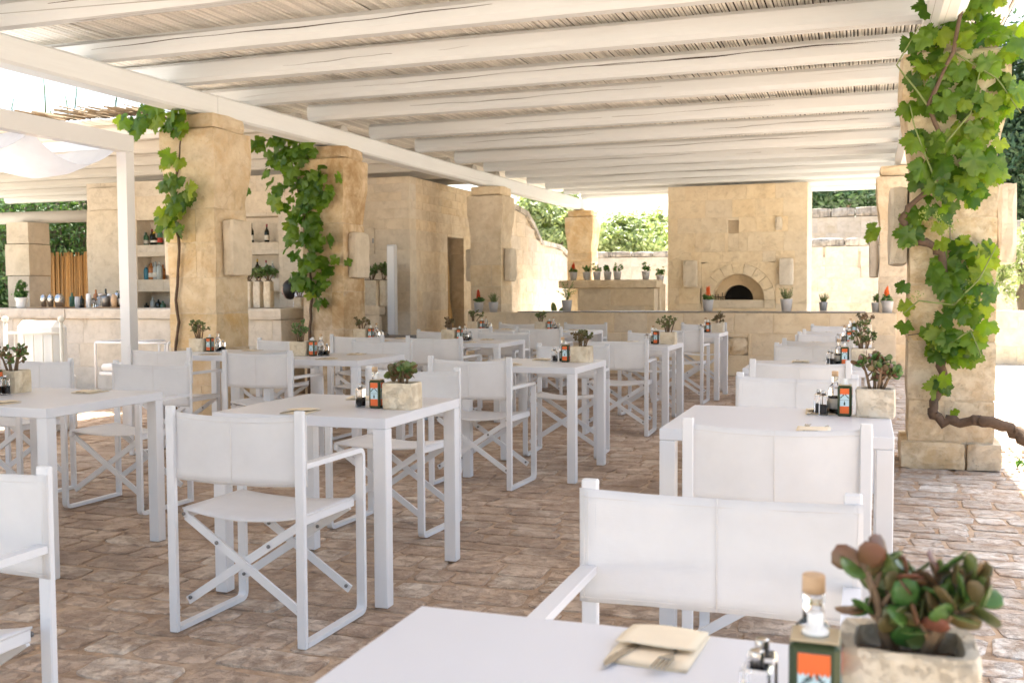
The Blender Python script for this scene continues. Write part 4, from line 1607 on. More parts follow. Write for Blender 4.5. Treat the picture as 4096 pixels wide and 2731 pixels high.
    ms['hem'] = m.mesh('hem')
    return ms


CM = make_chair_meshes()
for k, mt in (('side_frame', 'white_metal'), ('post', 'white_metal'), ('seat_rail', 'white_metal'), ('cross_bar', 'white_metal'), ('bolt', 'bolt'), ('seat', 'canvas'), ('backrest', 'canvas'), ('hem', 'stitch')):
    CM[k].materials.append(M[mt])


def make_chair():
    t = thing('director_chair', 'x', 'chair')
    W = CW - 0.009
    for s in (-1, 1):
        obj('side_frame', CM['side_frame'], None, t, (s * W, 0, 0))
        obj('post', CM['post'], None, t, (s * W, -CD - 0.0005, 0))
        rl = obj('seat_rail', CM['seat_rail'], None, t, (s * (W - 0.030), 0, 0.430))
        obj('bolt', CM['bolt'], None, rl, (s * 0.002, -CD + 0.027, 0.0))
    for yy in (-CD + 0.045, CD - 0.045):
        for s in (1, -1):
            off = 0.006 * s
            c = obj('cross_bar', CM['cross_bar'], None, t, (0, yy + off, 0), (0, 0, 0), (s, 1, 1))
            for (bx, bz) in ((-W + 0.035, 0.118), (0.105, 0.333)):
                obj('bolt', CM['bolt'], None, c, (bx, -0.0055, bz))
        # pivot where the bars cross
    seat = obj('seat', CM['seat'], None, t)
    back = obj('backrest', CM['backrest'], None, t)
    obj('hem', CM['hem'], None, back)
    return t


def make_table():
    t = thing('dining_table', 'x', 'table')
    H, a, lw = 0.742, 0.39, 0.056
    MB().cbox((-a, -a, H - 0.042), (a, a, H), 0.003).build('table_top', M['table_top'], t)
    lm = MB().cbox((-lw / 2, -lw / 2, 0), (lw / 2, lw / 2, H - 0.0425), 0.003).mesh('leg')
    lm.materials.append(M['white_metal'])
    for sx in (-1, 1):
        for sy in (-1, 1):
            obj('leg', lm, None, t, (sx * (a - lw / 2 - 0.0005), sy * (a - lw / 2 - 0.0005), 0))
    return t


proto_chair = make_chair()
proto_table = make_table()
allo = list(bpy.data.objects)
index_tree(proto_chair, allo)
index_tree(proto_table, allo)
used = {'c': False, 't': False}

ROWN = {'R': 'row beside the thick vine trunk', 'B': 'second row from the vine trunk', 'C': 'third row from the vine trunk', 'G': 'row nearest the stone bar'}
ORD = ['first', 'second', 'third', 'fourth', 'fifth']


def put_chair(x, y, rz, label):
    c = proto_chair if not used['c'] else copy_tree(proto_chair)
    used['c'] = True
    c.location = (x, y, 0.004)
    c.rotation_euler = (0, 0, rz)
    tag(c, label, 'chair', 'white director chairs at the tables')
    return c


def put_table(x, y, rz, label):
    c = proto_table if not used['t'] else copy_tree(proto_table)
    used['t'] = True
    c.location = (x, y, 0.004)
    c.rotation_euler = (0, 0, rz)
    tag(c, label, 'table', 'white square dining tables')
    return c


# (row, order from the counter, table x, y, rot, near chair (dx, dy, rot), far chair (dx, dy, rot), condiment side)
TABLES = [
    ('R', 4, -0.26, 1.04, 0.00, None, (-0.03, 0.86, 0.0), 1),
    ('R', 3, -0.30, 3.95, 0.00, (0.03, -0.50, 0.02), (-0.02, 0.95, 0.0), 1),
    ('R', 2, -0.34, 6.85, 0.00, (-0.03, -0.52, 0.03), (-0.05, 1.02, -0.02), 1),
    ('R', 1, -0.35, 9.45, 0.00, (-0.03, -0.42, -0.02), (0.0, 0.60, 0.0), 1),
    ('R', 0, -0.34, 11.75, 0.00, (0.0, -0.62, 0.0), (0.0, 0.62, 0.0), 1),
    ('B', 4, None, None, 0.0, None, (-2.09, 1.675, -0.01), 1),
    ('B', 3, -2.14, 3.91, 0.015, (0.05, -0.66, -0.02), (-0.20, 0.92, -0.06), 1),
    ('B', 2, -2.13, 6.62, -0.01, (-0.20, -0.50, -0.05), (0.0, 0.75, 0.05), 1),
    ('B', 1, -2.02, 9.20, 0.00, (0.0, -0.55, 0.03), (0.0, 0.80, -0.02), 1),
    ('B', 0, -1.94, 11.85, 0.00, (0.0, -0.60, -0.02), (0.0, 0.90, 0.02), 1),
    ('C', 3, -3.68, 3.80, 0.02, (-0.27, -0.52, 0.05), (-0.36, 1.02, -0.04), -1),
    ('C', 2, -3.80, 6.85, 0.00, (-0.26, -0.45, 0.0), (-0.13, 0.82, -0.02), -1),
    ('C', 1, -3.64, 9.35, 0.00, (-0.10, -0.55, -0.04), (0.06, 0.45, -0.03), -1),
    ('C', 0, -3.50, 12.0, 0.00, (-0.06, -0.62, -0.02), (0.07, 0.55, 0.02), -1),
    ('G', 3, -4.95, 3.95, -0.03, (0.35, -0.60, 0.0), (-0.05, 0.98, -0.02), -1),
    ('G', 2, -4.95, 7.10, 0.00, (-0.06, -0.55, 0.0), (0.06, 0.60, 0.0), -1),
    ('G', 1, -4.62, 9.40, 0.00, (-0.02, -0.42, 0.02), (0.30, 0.48, -0.02), -1),
    ('G', 0, -4.42, 12.0, 0.00, (0.0, -0.62, 0.0), (0.10, 0.50, 0.0), -1),
]
NAMED = []
for (row, k, tx, ty, tr_, near, far, side) in TABLES:
    loc = f'{ORD[k]} table from counter, {ROWN[row]}'
    if tx is None:
        put_chair(far[0], far[1], math.pi + far[2], f'white canvas chair turned from oven, {loc}')
        continue
    put_table(tx, ty, tr_, f'white square metal table, {ORD[k]} from the stone counter, {ROWN[row]}')
    if near:
        put_chair(tx + near[0], ty + near[1], near[2], f'white canvas chair facing the oven, {loc}')
    if far:
        put_chair(tx + far[0], ty + far[1], math.pi + far[2], f'white canvas chair turned from oven, {loc}')
    NAMED.append((row, k, tx, ty, side, loc))

TT = 0.746                                 # table top height in the world


# ------------------------------------------------------------------ things on the tables
def fork_mesh():
    m = MB()
    out = [(-0.004, 0.0), (0.004, 0.0), (0.0045, 0.05), (0.003, 0.09), (0.003, 0.115), (0.011, 0.135), (0.012, 0.145), (-0.012, 0.145), (-0.011, 0.135), (-0.003, 0.115), (-0.003, 0.09), (-0.0045, 0.05)]
    m.poly([(x, y, 0) for x, y in out], (0, 0, 0.0022))
    for k in range(4):
        x = -0.0102 + k * 0.0068
        m.box((x - 0.0014, 0.1452, 0.0002), (x + 0.0014, 0.188, 0.002))
    me = m.mesh('fork')
    for v in me.vertices:
        t = v.co.y
        v.co.z += 0.004 * math.sin(max(0, t - 0.1) / 0.088 * 2.2) + 0.02 * max(0, t - 0.10)
    me.materials.append(M['steel'])
    return me


def knife_mesh():
    m = MB()
    out = [(-0.005, 0.0), (0.005, 0.0), (0.005, 0.09), (0.010, 0.105), (0.011, 0.165), (0.004, 0.195), (-0.004, 0.20), (-0.004, 0.09)]
    m.poly([(x, y, 0) for x, y in out], (0, 0, 0.0025))
    me = m.mesh('knife')
    me.materials.append(M['steel'])
    return me


FORK, KNIFE = fork_mesh(), knife_mesh()


def make_napkin():
    t = thing('napkin', 'x', 'napkin')
    m = MB()
    # folded stack: three sheets, each a little curled
    def sheet(mb, x0, x1, y0, y1, z, th, curl, seed):
        r = random.Random(seed)
        vs, fs = [], []
        n = 8
        for j in range(n + 1):
            for i in range(n + 1):
                s, q = i / n, j / n
                vs.append((x0 + (x1 - x0) * s, y0 + (y1 - y0) * q, z + curl * (q ** 2) * (0.6 + 0.4 * math.sin(3 * s + seed)) + 0.0006 * math.sin(7 * s + 5 * q)))
        for j in range(n):
            for i in range(n):
                a = j * (n + 1) + i
                fs.append((a, a + 1, a + n + 2, a + n + 1))
        k = len(vs)
        vs += [(x, y, zz + th) for x, y, zz in vs]
        fs = [f[::-1] for f in fs] + [tuple(a + k for a in f) for f in fs]
        b = [i for i in range(n + 1)] + [(j + 1) * (n + 1) + n for j in range(n)] + [n * (n + 1) + n - 1 - i for i in range(n)] + [(n - 1 - j) * (n + 1) for j in range(n - 1)]
        for q in range(len(b)):
            p0, p1 = b[q], b[(q + 1) % len(b)]
            fs.append((p0, p1, p1 + k, p0 + k))
        mb.add(vs, fs, True)
    sheet(m, -0.056, 0.055, -0.072, 0.070, 0.0005, 0.0012, 0.001, 1)
    sheet(m, -0.054, 0.056, -0.070, 0.071, 0.0026, 0.0012, 0.001, 2)
    m.build('folded_layers', M['napkin'], t)
    m = MB()
    sheet(m, -0.055, 0.054, -0.018, 0.071, 0.0105, 0.0012, -0.006, 3)
    m.build('pocket_flap', M['napkin'], t)
    return t


proto_nap = make_napkin()


def make_tin():
    t = thing('oil_tin', 'x', 'oil tin')
    w, h = 0.026, 0.118
    b = MB().cbox((-w, -w, 0), (w, w, h), 0.006).build('body', M['tin_green'], t)
    lid = MB().cbox((-w + 0.001, -w + 0.001, h + 0.0003), (w - 0.001, w - 0.001, h + 0.003), 0.0012).build('lid', M['tin_top'], t)
    MB().lathe([(0.014, h + 0.0032), (0.014, h + 0.007), (0.011, h + 0.009), (0.0085, h + 0.0095), (0.0085, h + 0.024), (0.0075, h + 0.026)], 16).build('spout_cap', M['plastic_white'], t)
    for rot in (0, math.pi / 2):
        def P(lst):
            mm = MB()
            for (x0, z0), (x1, z1) in lst:
                mm.box((x0, -w - 0.0010, z0), (x1, -w - 0.0003, z1))
            return mm
        lab = MB().box((-0.0165, -w - 0.0009, 0.012), (0.0165, -w - 0.0002, 0.108)).build('label', M['tin_blue'], t, rot=(0, 0, rot))
        MB().box((-0.0165, -w - 0.0014, 0.012), (0.0165, -w - 0.00095, 0.040)).build('orange_band', M['tin_orange'], lab)
        zig = [(-0.0165, 0.108), (-0.0165, 0.088)]
        for k in range(6):
            zig += [(-0.0165 + 0.0055 * (k + 0.5), 0.080 if k in (2, 3) else 0.084), (-0.0165 + 0.0055 * (k + 1), 0.088)]
        zig[-1] = (0.0165, 0.088)
        zig += [(0.0165, 0.108)]
        o = MB().poly([(x, -w - 0.00095, z) for x, z in zig], (0, -0.0005, 0)).build('orange_banner', M['tin_orange'], lab)
        fix_normals(o.data)
        ink = MB()
        rr = random.Random(4)
        for s in (-1, 1):
            for k in range(11):
                x, z = s * (0.003 + 0.0012 * k), 0.084 - 0.0013 * k + rr.uniform(-.002, .002)
                a = rr.uniform(-1, 1)
                c_, s_ = math.cos(a), math.sin(a)
                q = [(x - 0.0035 * c_, z - 0.0035 * s_), (x + 0.001 * s_, z - 0.001 * c_), (x + 0.0035 * c_, z + 0.0035 * s_), (x - 0.001 * s_, z + 0.001 * c_)]
                ink.poly([(a_, -w - 0.0015, b_) for a_, b_ in q], (0, 0.0004, 0))
        ink.box((-0.0165, -w - 0.0015, 0.0632), (0.0165, -w - 0.0011, 0.0640))
        ink.box((-0.003, -w - 0.0015, 0.044), (0.003, -w - 0.0011, 0.054))
        ink.box((-0.0012, -w - 0.0015, 0.054), (0.0012, -w - 0.0011, 0.060))
        ink.build('print', M['tin_ink'], lab)
    return t


def make_vinegar():
    t = thing('vinegar_bottle', 'x', 'bottle')
    MB().lathe([(0.016, 0.0), (0.0245, 0.003), (0.0245, 0.095), (0.021, 0.108), (0.012, 0.118), (0.0115, 0.140), (0.0128, 0.141), (0.0128, 0.147), (0.0105, 0.147)], 20).build('glass', M['glass'], t)
    MB().lathe([(0.015, 0.004), (0.0225, 0.006), (0.0225, 0.072)], 20).build('vinegar', M['vinegar'], t)
    MB().lathe([(0.0249, 0.022), (0.0249, 0.062)], 20).build('label', M['label_white'], t)
    MB().lathe([(0.0085, 0.1475), (0.0128, 0.148), (0.0128, 0.166), (0.0118, 0.168)], 16).build('cork', M['cork'], t)
    return t


def make_shaker(name, fill):
    t = thing(name, 'x', 'shaker')
    MB().cbox((-0.0165, -0.0165, 0), (0.0165, 0.0165, 0.078), 0.003).build('glass', M['glass'], t)
    MB().cbox((-0.012, -0.012, 0.006), (0.012, 0.012, 0.042), 0.003).build('filling', fill, t)
    MB().lathe([(0.008, 0.0785), (0.008, 0.094), (0.007, 0.0955)], 14).build('cap', M['steel'], t)
    return t


def make_planter(seed):
    r = random.Random(seed)
    t = thing('stone_planter', 'x', 'planter')
    w, d, h = 0.071, 0.058, 0.110
    rw = 0.016
    parts = []
    m = MB()
    # hollow rough block: outer and inner loops
    def loop(hw, hd, z, n=5, j=0.0016, cut=0.93):
        out = []
        for sgn in ((0, -1), (1, 0), (0, 1), (-1, 0)):
            for k in range(n):
                q = -1 + 2 * k / n
                p = {(0, -1): (q, -1), (1, 0): (1, q), (0, 1): (-q, 1), (-1, 0): (-1, -q)}[sgn]
                c = cut if k == 0 else 1
                out.append((p[0] * hw * c + r.uniform(-j, j), p[1] * hd * c + r.uniform(-j, j), z + r.uniform(-j, j) * 0.7))
        return out
    L = [loop(w * 0.96, d * 0.96, 0.0), loop(w, d, 0.006), loop(w * 1.0, d, h * 0.5), loop(w, d, h - 0.007), loop(w * 0.96, d * 0.95, h), loop(w - rw, d - rw, h - 0.002), loop(w - rw, d - rw, h - 0.03)]
    vs, fs = [], []
    for l in L:
        vs += l
    n = 20
    for i in range(len(L) - 1):
        for k in range(n):
            fs.append((i * n + k, i * n + (k + 1) % n, (i + 1) * n + (k + 1) % n, (i + 1) * n + k))
    fs.append(tuple(range(n))[::-1])
    m.add(vs, fs).build('stone_pot', M['planter_stone'], t)
    MB().cbox((-w + rw + 0.002, -d + rw + 0.002, h - 0.042), (w - rw - 0.002, d - rw - 0.002, h - 0.024), 0.004).build('soil', M['soil'], t)
    return t


def jade_leaf_mesh():
    m = MB()
    vs, fs = [], []
    nu, nv = 8, 5
    for j in range(nv + 1):
        t = j / nv
        y = 1 - math.cos(t * math.pi)
        y = y / 2
        wr = math.sin(t * math.pi) ** 0.75 * (0.5 + 0.42 * t)
        for k in range(nu):
            a = 2 * math.pi * k / nu
            vs.append((wr * 0.56 * math.cos(a), y, wr * 0.075 * math.sin(a) + 0.14 * y * y))
    for j in range(nv):
        for k in range(nu):
            fs.append((j * nu + k, j * nu + (k + 1) % nu, (j + 1) * nu + (k + 1) % nu, (j + 1) * nu + k))
    m.add(vs, fs, True)
    return fix_normals(m.mesh('leaf'))


JL = jade_leaf_mesh()
JLV = np.array([v.co[:] for v in JL.vertices])
JLF = [tuple(p.vertices) for p in JL.polygons]
JLa = JL.copy()
JLa.materials.append(M['jade'])
JLb = JL.copy()
JLb.materials.append(M['jade_green'])


def make_jade(label, loc, seed, height=0.13, spread=0.09, stems=5, leaf=0.034, separate=True, group=None, mats=None):
    r = random.Random(seed)
    t = thing('jade_plant', label, 'plant', loc, r.uniform(-0.5, 0.5), group)
    st = MB()
    places = []
    for k in range(stems):
        a = 6.28 * k / stems + r.uniform(-0.5, 0.5)
        sp = spread * r.uniform(0.35, 1.0)
        hh = height * r.uniform(0.6, 1.0)
        b = Vector((0.018 * math.cos(a), 0.012 * math.sin(a), -0.004))
        e = Vector((sp * math.cos(a), sp * 0.6 * math.sin(a), hh))
        mid = b.lerp(e, 0.5) + Vector((0, 0, 0.012))
        st.tube([b, mid, e], [0.0065, 0.005, 0.0035], 7)
        tips = [(e, (e - mid).normalized())]
        for q in range(3):
            f = r.uniform(0.28, 0.85)
            s0 = b.lerp(mid, f * 2) if f < 0.5 else mid.lerp(e, f * 2 - 1)
            e2 = s0 + Vector((r.uniform(-.048, .048), r.uniform(-.035, .035), r.uniform(0.012, 0.045))) * (height / 0.13)
            st.tube([s0, e2], [0.0035, 0.0025], 6)
            tips.append((e2, (e2 - s0).normalized()))
        for (p, d) in tips:
            for q in range(r.randint(5, 6)):
                an = q * 2.4 + r.uniform(-0.3, 0.3)
                o1 = d.orthogonal().normalized()
                o1.rotate(Matrix.Rotation(an, 3, d))
                dirv = (o1 * r.uniform(0.7, 1.0) + d * r.uniform(0.2, 0.9)).normalized()
                places.append((p - d * 0.004 * q * (height / 0.13), dirv, leaf * r.uniform(0.65, 1.15)))
    st.build('stem', M['jade_stem'], t)
    batch = MB()
    for (p, d, s) in places:
        q = d.to_track_quat('Y', 'Z') @ Euler((0, r.uniform(-1.5, 1.5), 0)).to_quaternion()
        if separate:
            o = obj('leaf', r.choice((JLa, JLb)) if mats is None else mats[r.randrange(len(mats))], None, t, p, (0, 0, 0), (s, s, s))
            o.rotation_mode = 'QUATERNION'
            o.rotation_quaternion = q
        else:
            mm = Matrix.Translation(p) @ q.to_matrix().to_4x4() @ Matrix.Scale(s, 4)
            batch.add([tuple(v) for v in JLV], JLF, True, mm)
    if not separate:
        o = batch.build('leaves', M['jade_green'] if seed % 2 else M['jade'], t)
        o['kind'] = 'stuff'
    return t


protos = {'tin': make_tin(), 'vin': make_vinegar(), 'pep': make_shaker('pepper_shaker', M['pepper']), 'salt': make_shaker('salt_shaker', M['salt']), 'pot': make_planter(5), 'nap': proto_nap}
allo = list(bpy.data.objects)
for p in protos.values():
    index_tree(p, allo)
usedp = {k: False for k in protos}


def put(kind, x, y, rz, label, cat, group, z=TT):
    p = protos[kind]
    o = p if not usedp[kind] else copy_tree(p)
    usedp[kind] = True
    o.location = (x, y, z)
    o.rotation_euler = (0, 0, rz)
    tag(o, label, cat, group)
    return o


r = random.Random(31)
for (row, k, tx, ty, side, loc) in NAMED:
    jx, jy = r.uniform(-0.015, 0.015), r.uniform(-0.04, 0.04)
    if side > 0:
        px_, py_ = tx + 0.315 + jx * 0.5, ty + 0.05 + jy
    else:
        px_, py_ = tx - 0.305 + jx, ty + 0.06 + jy
    if (row, k) == ('R', 4):
        px_, py_ = 0.045, 1.165
    if (row, k) == ('R', 3):
        px_, py_ = 0.035, 4.13
    if (row, k) == ('B', 3):
        px_, py_ = -1.83, 3.86
    if (row, k) == ('B', 2):
        px_, py_ = -1.84, 6.74
    if (row, k) == ('R', 2):
        px_ = -0.02
    if (row, k) == ('C', 3):
        px_, py_ = tx - 0.33, ty + 0.16
    rot = r.uniform(-0.06, 0.06)
    put('pot', px_, py_, rot, f'rough stone planter on {loc}', 'planter', 'stone planters on the tables')
    near_ = depth((px_, py_)) < 5.2
    hgt = {('R', 4): 0.112, ('R', 3): 0.135, ('B', 3): 0.085, ('B', 2): 0.13}.get((row, k), r.uniform(0.12, 0.165))
    spd = {('R', 4): 0.078, ('R', 3): 0.10, ('B', 3): 0.05, ('B', 2): 0.085}.get((row, k), r.uniform(0.06, 0.095))
    lf = {('R', 4): 0.033, ('R', 3): 0.030, ('B', 3): 0.036}.get((row, k), 0.023)
    make_jade(f'jade plant with fleshy leaves on {loc}', (px_, py_, TT + 0.088), 100 + k * 7 + ord(row), hgt, spd, 5 if row != 'B' or k != 3 else 6, lf, near_, 'jade plants on the tables')
    s = side
    if (row, k) == ('R', 4):
        put('tin', px_ - 0.093, py_ - 0.050, 0.0, f'green and orange oil tin on {loc}', 'oil tin', 'oil tins on the tables')
        put('vin', px_ - 0.098, py_ + 0.012, 0.0, f'dark vinegar bottle with cork on {loc}', 'bottle', 'vinegar bottles on the tables')
        put('salt', px_ - 0.152, py_ - 0.008, 0.1, f'glass salt shaker on {loc}', 'shaker', 'salt shakers on the tables')
        put('pep', px_ - 0.154, py_ - 0.047, -0.05, f'glass pepper shaker on {loc}', 'shaker', 'pepper shakers on the tables')
    elif (row, k) == ('C', 3):
        put('tin', px_ + 0.005, py_ - 0.11, 0.1, f'green and orange oil tin on {loc}', 'oil tin', 'oil tins on the tables')
        put('vin', px_ - 0.02, py_ - 0.19, 0.0, f'dark vinegar bottle with cork on {loc}', 'bottle', 'vinegar bottles on the tables')
        put('pep', px_ + 0.075, py_ - 0.12, 0.1, f'glass pepper shaker on {loc}', 'shaker', 'pepper shakers on the tables')
        put('salt', px_ + 0.065, py_ - 0.17, -0.1, f'glass salt shaker on {loc}', 'shaker', 'salt shakers on the tables')
    else:
        put('tin', px_ - s * 0.112, py_ - 0.012, rot * 0.5, f'green and orange oil tin on {loc}', 'oil tin', 'oil tins on the tables')
        put('vin', px_ - s * 0.150, py_ + 0.045, 0.0, f'dark vinegar bottle with cork on {loc}', 'bottle', 'vinegar bottles on the tables')
        put('pep', px_ - s * 0.190, py_ - 0.012, rot, f'glass pepper shaker on {loc}', 'shaker', 'pepper shakers on the tables')
        put('salt', px_ - s * 0.210, py_ + 0.028, -rot, f'glass salt shaker on {loc}', 'shaker', 'salt shakers on the tables')
    for sd_ in (-1, 1):
        nx_, ny_ = tx - 0.06 * side + r.uniform(-0.03, 0.03), ty + sd_ * 0.27 - 0.02
        a = r.uniform(-0.12, 0.12) + (0 if sd_ < 0 else math.pi)
        if (row, k) == ('R', 4):
            if sd_ < 0:
                continue
            nx_, ny_, a = -0.262, 1.350, -0.06
        if (row, k) == ('R', 3):
            nx_ = -0.17
            a = 0.05 if sd_ > 0 else math.pi
        wh = 'oven side' if sd_ > 0 else 'near side'
        put('nap', nx_, ny_, a, f'cream napkin on {wh} of {loc}', 'napkin', 'napkins with cutlery')
        ca, sa = math.cos(a), math.sin(a)

        def loc2(dx, dy):
            return nx_ + dx * ca - dy * sa, ny_ + dx * sa + dy * ca
        fx, fy = loc2(0.030, 0.066)
        kx, ky = loc2(-0.012, 0.066)
        fo = obj('fork', FORK, None, None, (fx, fy, TT + 0.0052), (0.0, 0, a + math.pi - 0.05), (0.85, 0.85, 0.85))
        tag(fo, f'steel fork, {wh} of {loc}', 'fork', 'forks tucked in the napkins')
        ko = obj('knife', KNIFE, None, None, (kx, ky, TT + 0.0052), (0.0, 0, a + math.pi - 0.20), (0.85, 0.85, 0.85))
        tag(ko, f'steel knife, {wh} of {loc}', 'knife', 'knives tucked in the napkins')

# ------------------------------------------------------------------ potted plants on counter and bench
def make_pot(h=0.16, r0=0.058, r1=0.078):
    m = MB()
    m.lathe([(r0, 0), (r1 * 0.98, h * 0.95), (r1, h), (r1 - 0.008, h), (r1 - 0.012, h - 0.02)], 20)
    return m.mesh('pot')


POT = make_pot()
POT.materials.append(M['pot_grey'])
SOIL = MB().lathe([(0.062, 0.10), (0.0645, 0.1405)], 16).mesh('soil')
SOIL.materials.append(M['soil'])


def potted(label_pot, label_plant, x, y, z, kind, seed, s=1.0, group='grey pots along the stone counter'):
    r = random.Random(seed)
    t = thing('flower_pot', label_pot, 'pot', (x, y, z), r.uniform(0, 6), group)
    obj('pot', POT, None, t, scale=(s, s, s))
    obj('soil', SOIL, None, t, scale=(s, s, s))
    p = thing('potted_plant', label_plant, 'plant', (x, y, z + 0.141 * s), r.uniform(0, 6), 'potted plants along the stone counter')
    st, lv = MB(), MB()
    if kind in ('red', 'orange'):
        for k in range(7):
            a = r.uniform(0, 6.28)
            q = 0.05 * r.random()
            st.tube([(0, 0, -0.005), (q * math.cos(a), q * math.sin(a), 0.10 * s)], 0.003, 5)
        leaf_cloud(lv, (0, 0, 0.05 * s), (0.075 * s, 0.075 * s, 0.055 * s), 260, 0.026 * s, r, clumps=14)
        lv.build('foliage', M['herb'], p)['kind'] = 'stuff'
        fm = MB()
        for k in range(7):
            a, q = r.uniform(0, 6.28), r.uniform(0, 0.045) * s
            h0, h1 = 0.08 * s, r.uniform(0.15, 0.22) * s
            for _ in range(90):
                tt = r.random()
                w = 0.017 * s * (1 - tt) ** 0.7
                bx, by, bz = q * math.cos(a) + r.uniform(-w, w), q * math.sin(a) + r.uniform(-w, w), h0 + (h1 - h0) * tt
                sz = 0.007 * s
                an = r.uniform(0, 6.28)
                fm.add([(bx, by, bz - sz), (bx + sz * math.cos(an), by + sz * math.sin(an), bz + sz), (bx - sz * math.cos(an), by - sz * math.sin(an), bz + sz)], [(0, 1, 2)])
        fm.build('flower_plume', M['celosia'] if kind == 'red' else M['celosia_o'], p)['kind'] = 'stuff'
    elif kind == 'rosemary':
        for k in range(34):
            a, q = r.uniform(0, 6.28), r.uniform(0.02, 0.09) * s
            h = r.uniform(0.07, 0.17) * s
            e = Vector((q * math.cos(a), q * math.sin(a), h))
            st.tube([(0.3 * e.x, 0.3 * e.y, -0.005), e], 0.002, 4)
            for _ in range(16):
                f = r.uniform(0.2, 1.05)
                c = Vector((e.x * (0.3 + 0.7 * f), e.y * (0.3 + 0.7 * f), h * f))
                d = Vector((r.gauss(0, 1), r.gauss(0, 1), r.gauss(0.5, 1))).normalized() * 0.020 * s
                n_ = d.orthogonal().normalized() * 0.003
                lv.add([c, c + d * 0.5 + n_, c + d, c + d * 0.5 - n_], [(0, 1, 2, 3)])
        lv.build('foliage', M['herb_grey'], p)['kind'] = 'stuff'
    elif kind == 'wild':
        for k in range(22):
            a, q = r.uniform(0, 6.28), r.uniform(0.05, 0.16) * s
            h = r.uniform(0.08, 0.32) * s
            e = Vector((q * math.cos(a), q * math.sin(a), h))
            mid = Vector((e.x * 0.4, e.y * 0.4, h * 0.65))
            st.tube([(0, 0, -0.005), mid, e], 0.0018, 4)
            for _ in range(14):
                f = r.uniform(0.25, 1.0)
                c = (Vector((0, 0, 0)).lerp(mid, f * 2) if f < 0.5 else mid.lerp(e, f * 2 - 1)) + Vector((r.gauss(0, .012), r.gauss(0, .012), r.gauss(0, .01)))
                d = Vector((r.gauss(0, 1), r.gauss(0, 1), r.gauss(0, 1))).normalized() * 0.018 * s
                n_ = d.orthogonal().normalized() * 0.007
                lv.add([c - d * 0.5, c + n_, c + d * 0.5, c - n_], [(0, 1, 2, 3)])
        lv.build('foliage', M['herb'], p)['kind'] = 'stuff'
    else:
        nst = 9
        for k in range(nst):
            a, q = r.uniform(0, 6.28), r.uniform(0.03, 0.10) * s
            h = r.uniform(0.07, 0.18) * s
            e = Vector((q * math.cos(a), q * math.sin(a), h))
            st.tube([(0.2 * e.x, 0.2 * e.y, -0.005), e], 0.003, 5)
            for _ in range(11):
                c = Vector((e.x * r.uniform(0.4, 1.2), e.y * r.uniform(0.4, 1.2), h * r.uniform(0.35, 1.1)))
                d = Vector((r.gauss(0, 1), r.gauss(0, 1), r.gauss(-.2, .6))).normalized() * 0.03 * s
                n_ = d.orthogonal().normalized() * 0.014 * s
                lv.add([c - d, c + n_, c + d, c - n_], [(0, 1, 2, 3)])
        lv.build('foliage', M['herb'], p)['kind'] = 'stuff'
    st.build('stems', M['stem_green'], p)


def on_counter(u, v_, yoff, z):
    return at_y(u, v_, CY + yoff).x


CT = CZ + 0.001
for (u, kind, what, seed, s, dy) in ((1098, 'red', 'red plume flowers beside the column', 1, 1.0, 0.03), (1132, 'rosemary', 'rosemary beside the column', 2, 1.0, 0.03), (1302, 'wild', 'loose trailing herb', 3, 1.05, 0.0),
                                     (1626, 'orange', 'orange plume flowers before the oven', 4, 1.05, 0.0), (1806, 'rosemary', 'bushy rosemary beside the oven', 5, 1.1, 0.0)):
    x = at_y(u, 716, CY + 0.12).x
    zc = CT if u < 1200 else CZ + 0.023
    potted(f'grey pot of {what} on the counter', f'{what} in grey pot on the counter', x, CY + 0.12 + dy, zc, kind, seed, s)
potted('grey pot of small grey herb near the counter end', 'small grey leaved herb in grey pot near counter end', at_y(1891, 706, CY + 0.55).x, CY + 0.55, CZ + 0.023, 'rosemary', 6, 0.8)
potted('grey pot half behind the column near the counter end', 'leafy herb half behind the column near counter end', at_y(2012, 706, CY + 0.62).x, CY + 0.64, CT, 'leafy', 7, 0.85)
potted('pale grey pot of orange flowers at the end of the counter', 'orange plume flowers at the very end of the counter', at_y(2038, 712, CY + 0.2).x, CY + 0.2, CT, 'orange', 8, 1.05)
for i, (u, kind, what) in enumerate(((1317, 'red', 'red flowers, first on the bench'), (1346, 'leafy', 'basil, second on the bench'), (1371, 'leafy', 'basil, third on the bench'), (1394, 'leafy', 'mint, fourth on the bench'), (1418, 'leafy', 'mint, fifth on the bench'), (1482, 'leafy', 'drooping big leaves on the bench'))):
    x = at_y(u, 640, SY + 0.3).x
    potted(f'dark grey pot of {what} slab by the oven', f'{what} slab by the oven, grey potted', x, SY + 0.3 + (0.05 if i % 2 else 0), 1.431, kind, 20 + i, 0.95, 'grey pots on the stone bench')
potted('grey pot of low herb on the side slab against oven wall', 'low herb on the side slab against the oven wall', at_y(1516, 650, SY + 0.9).x, SY + 0.9, 1.361, 'leafy', 29, 0.95, 'grey pots on the stone bench')
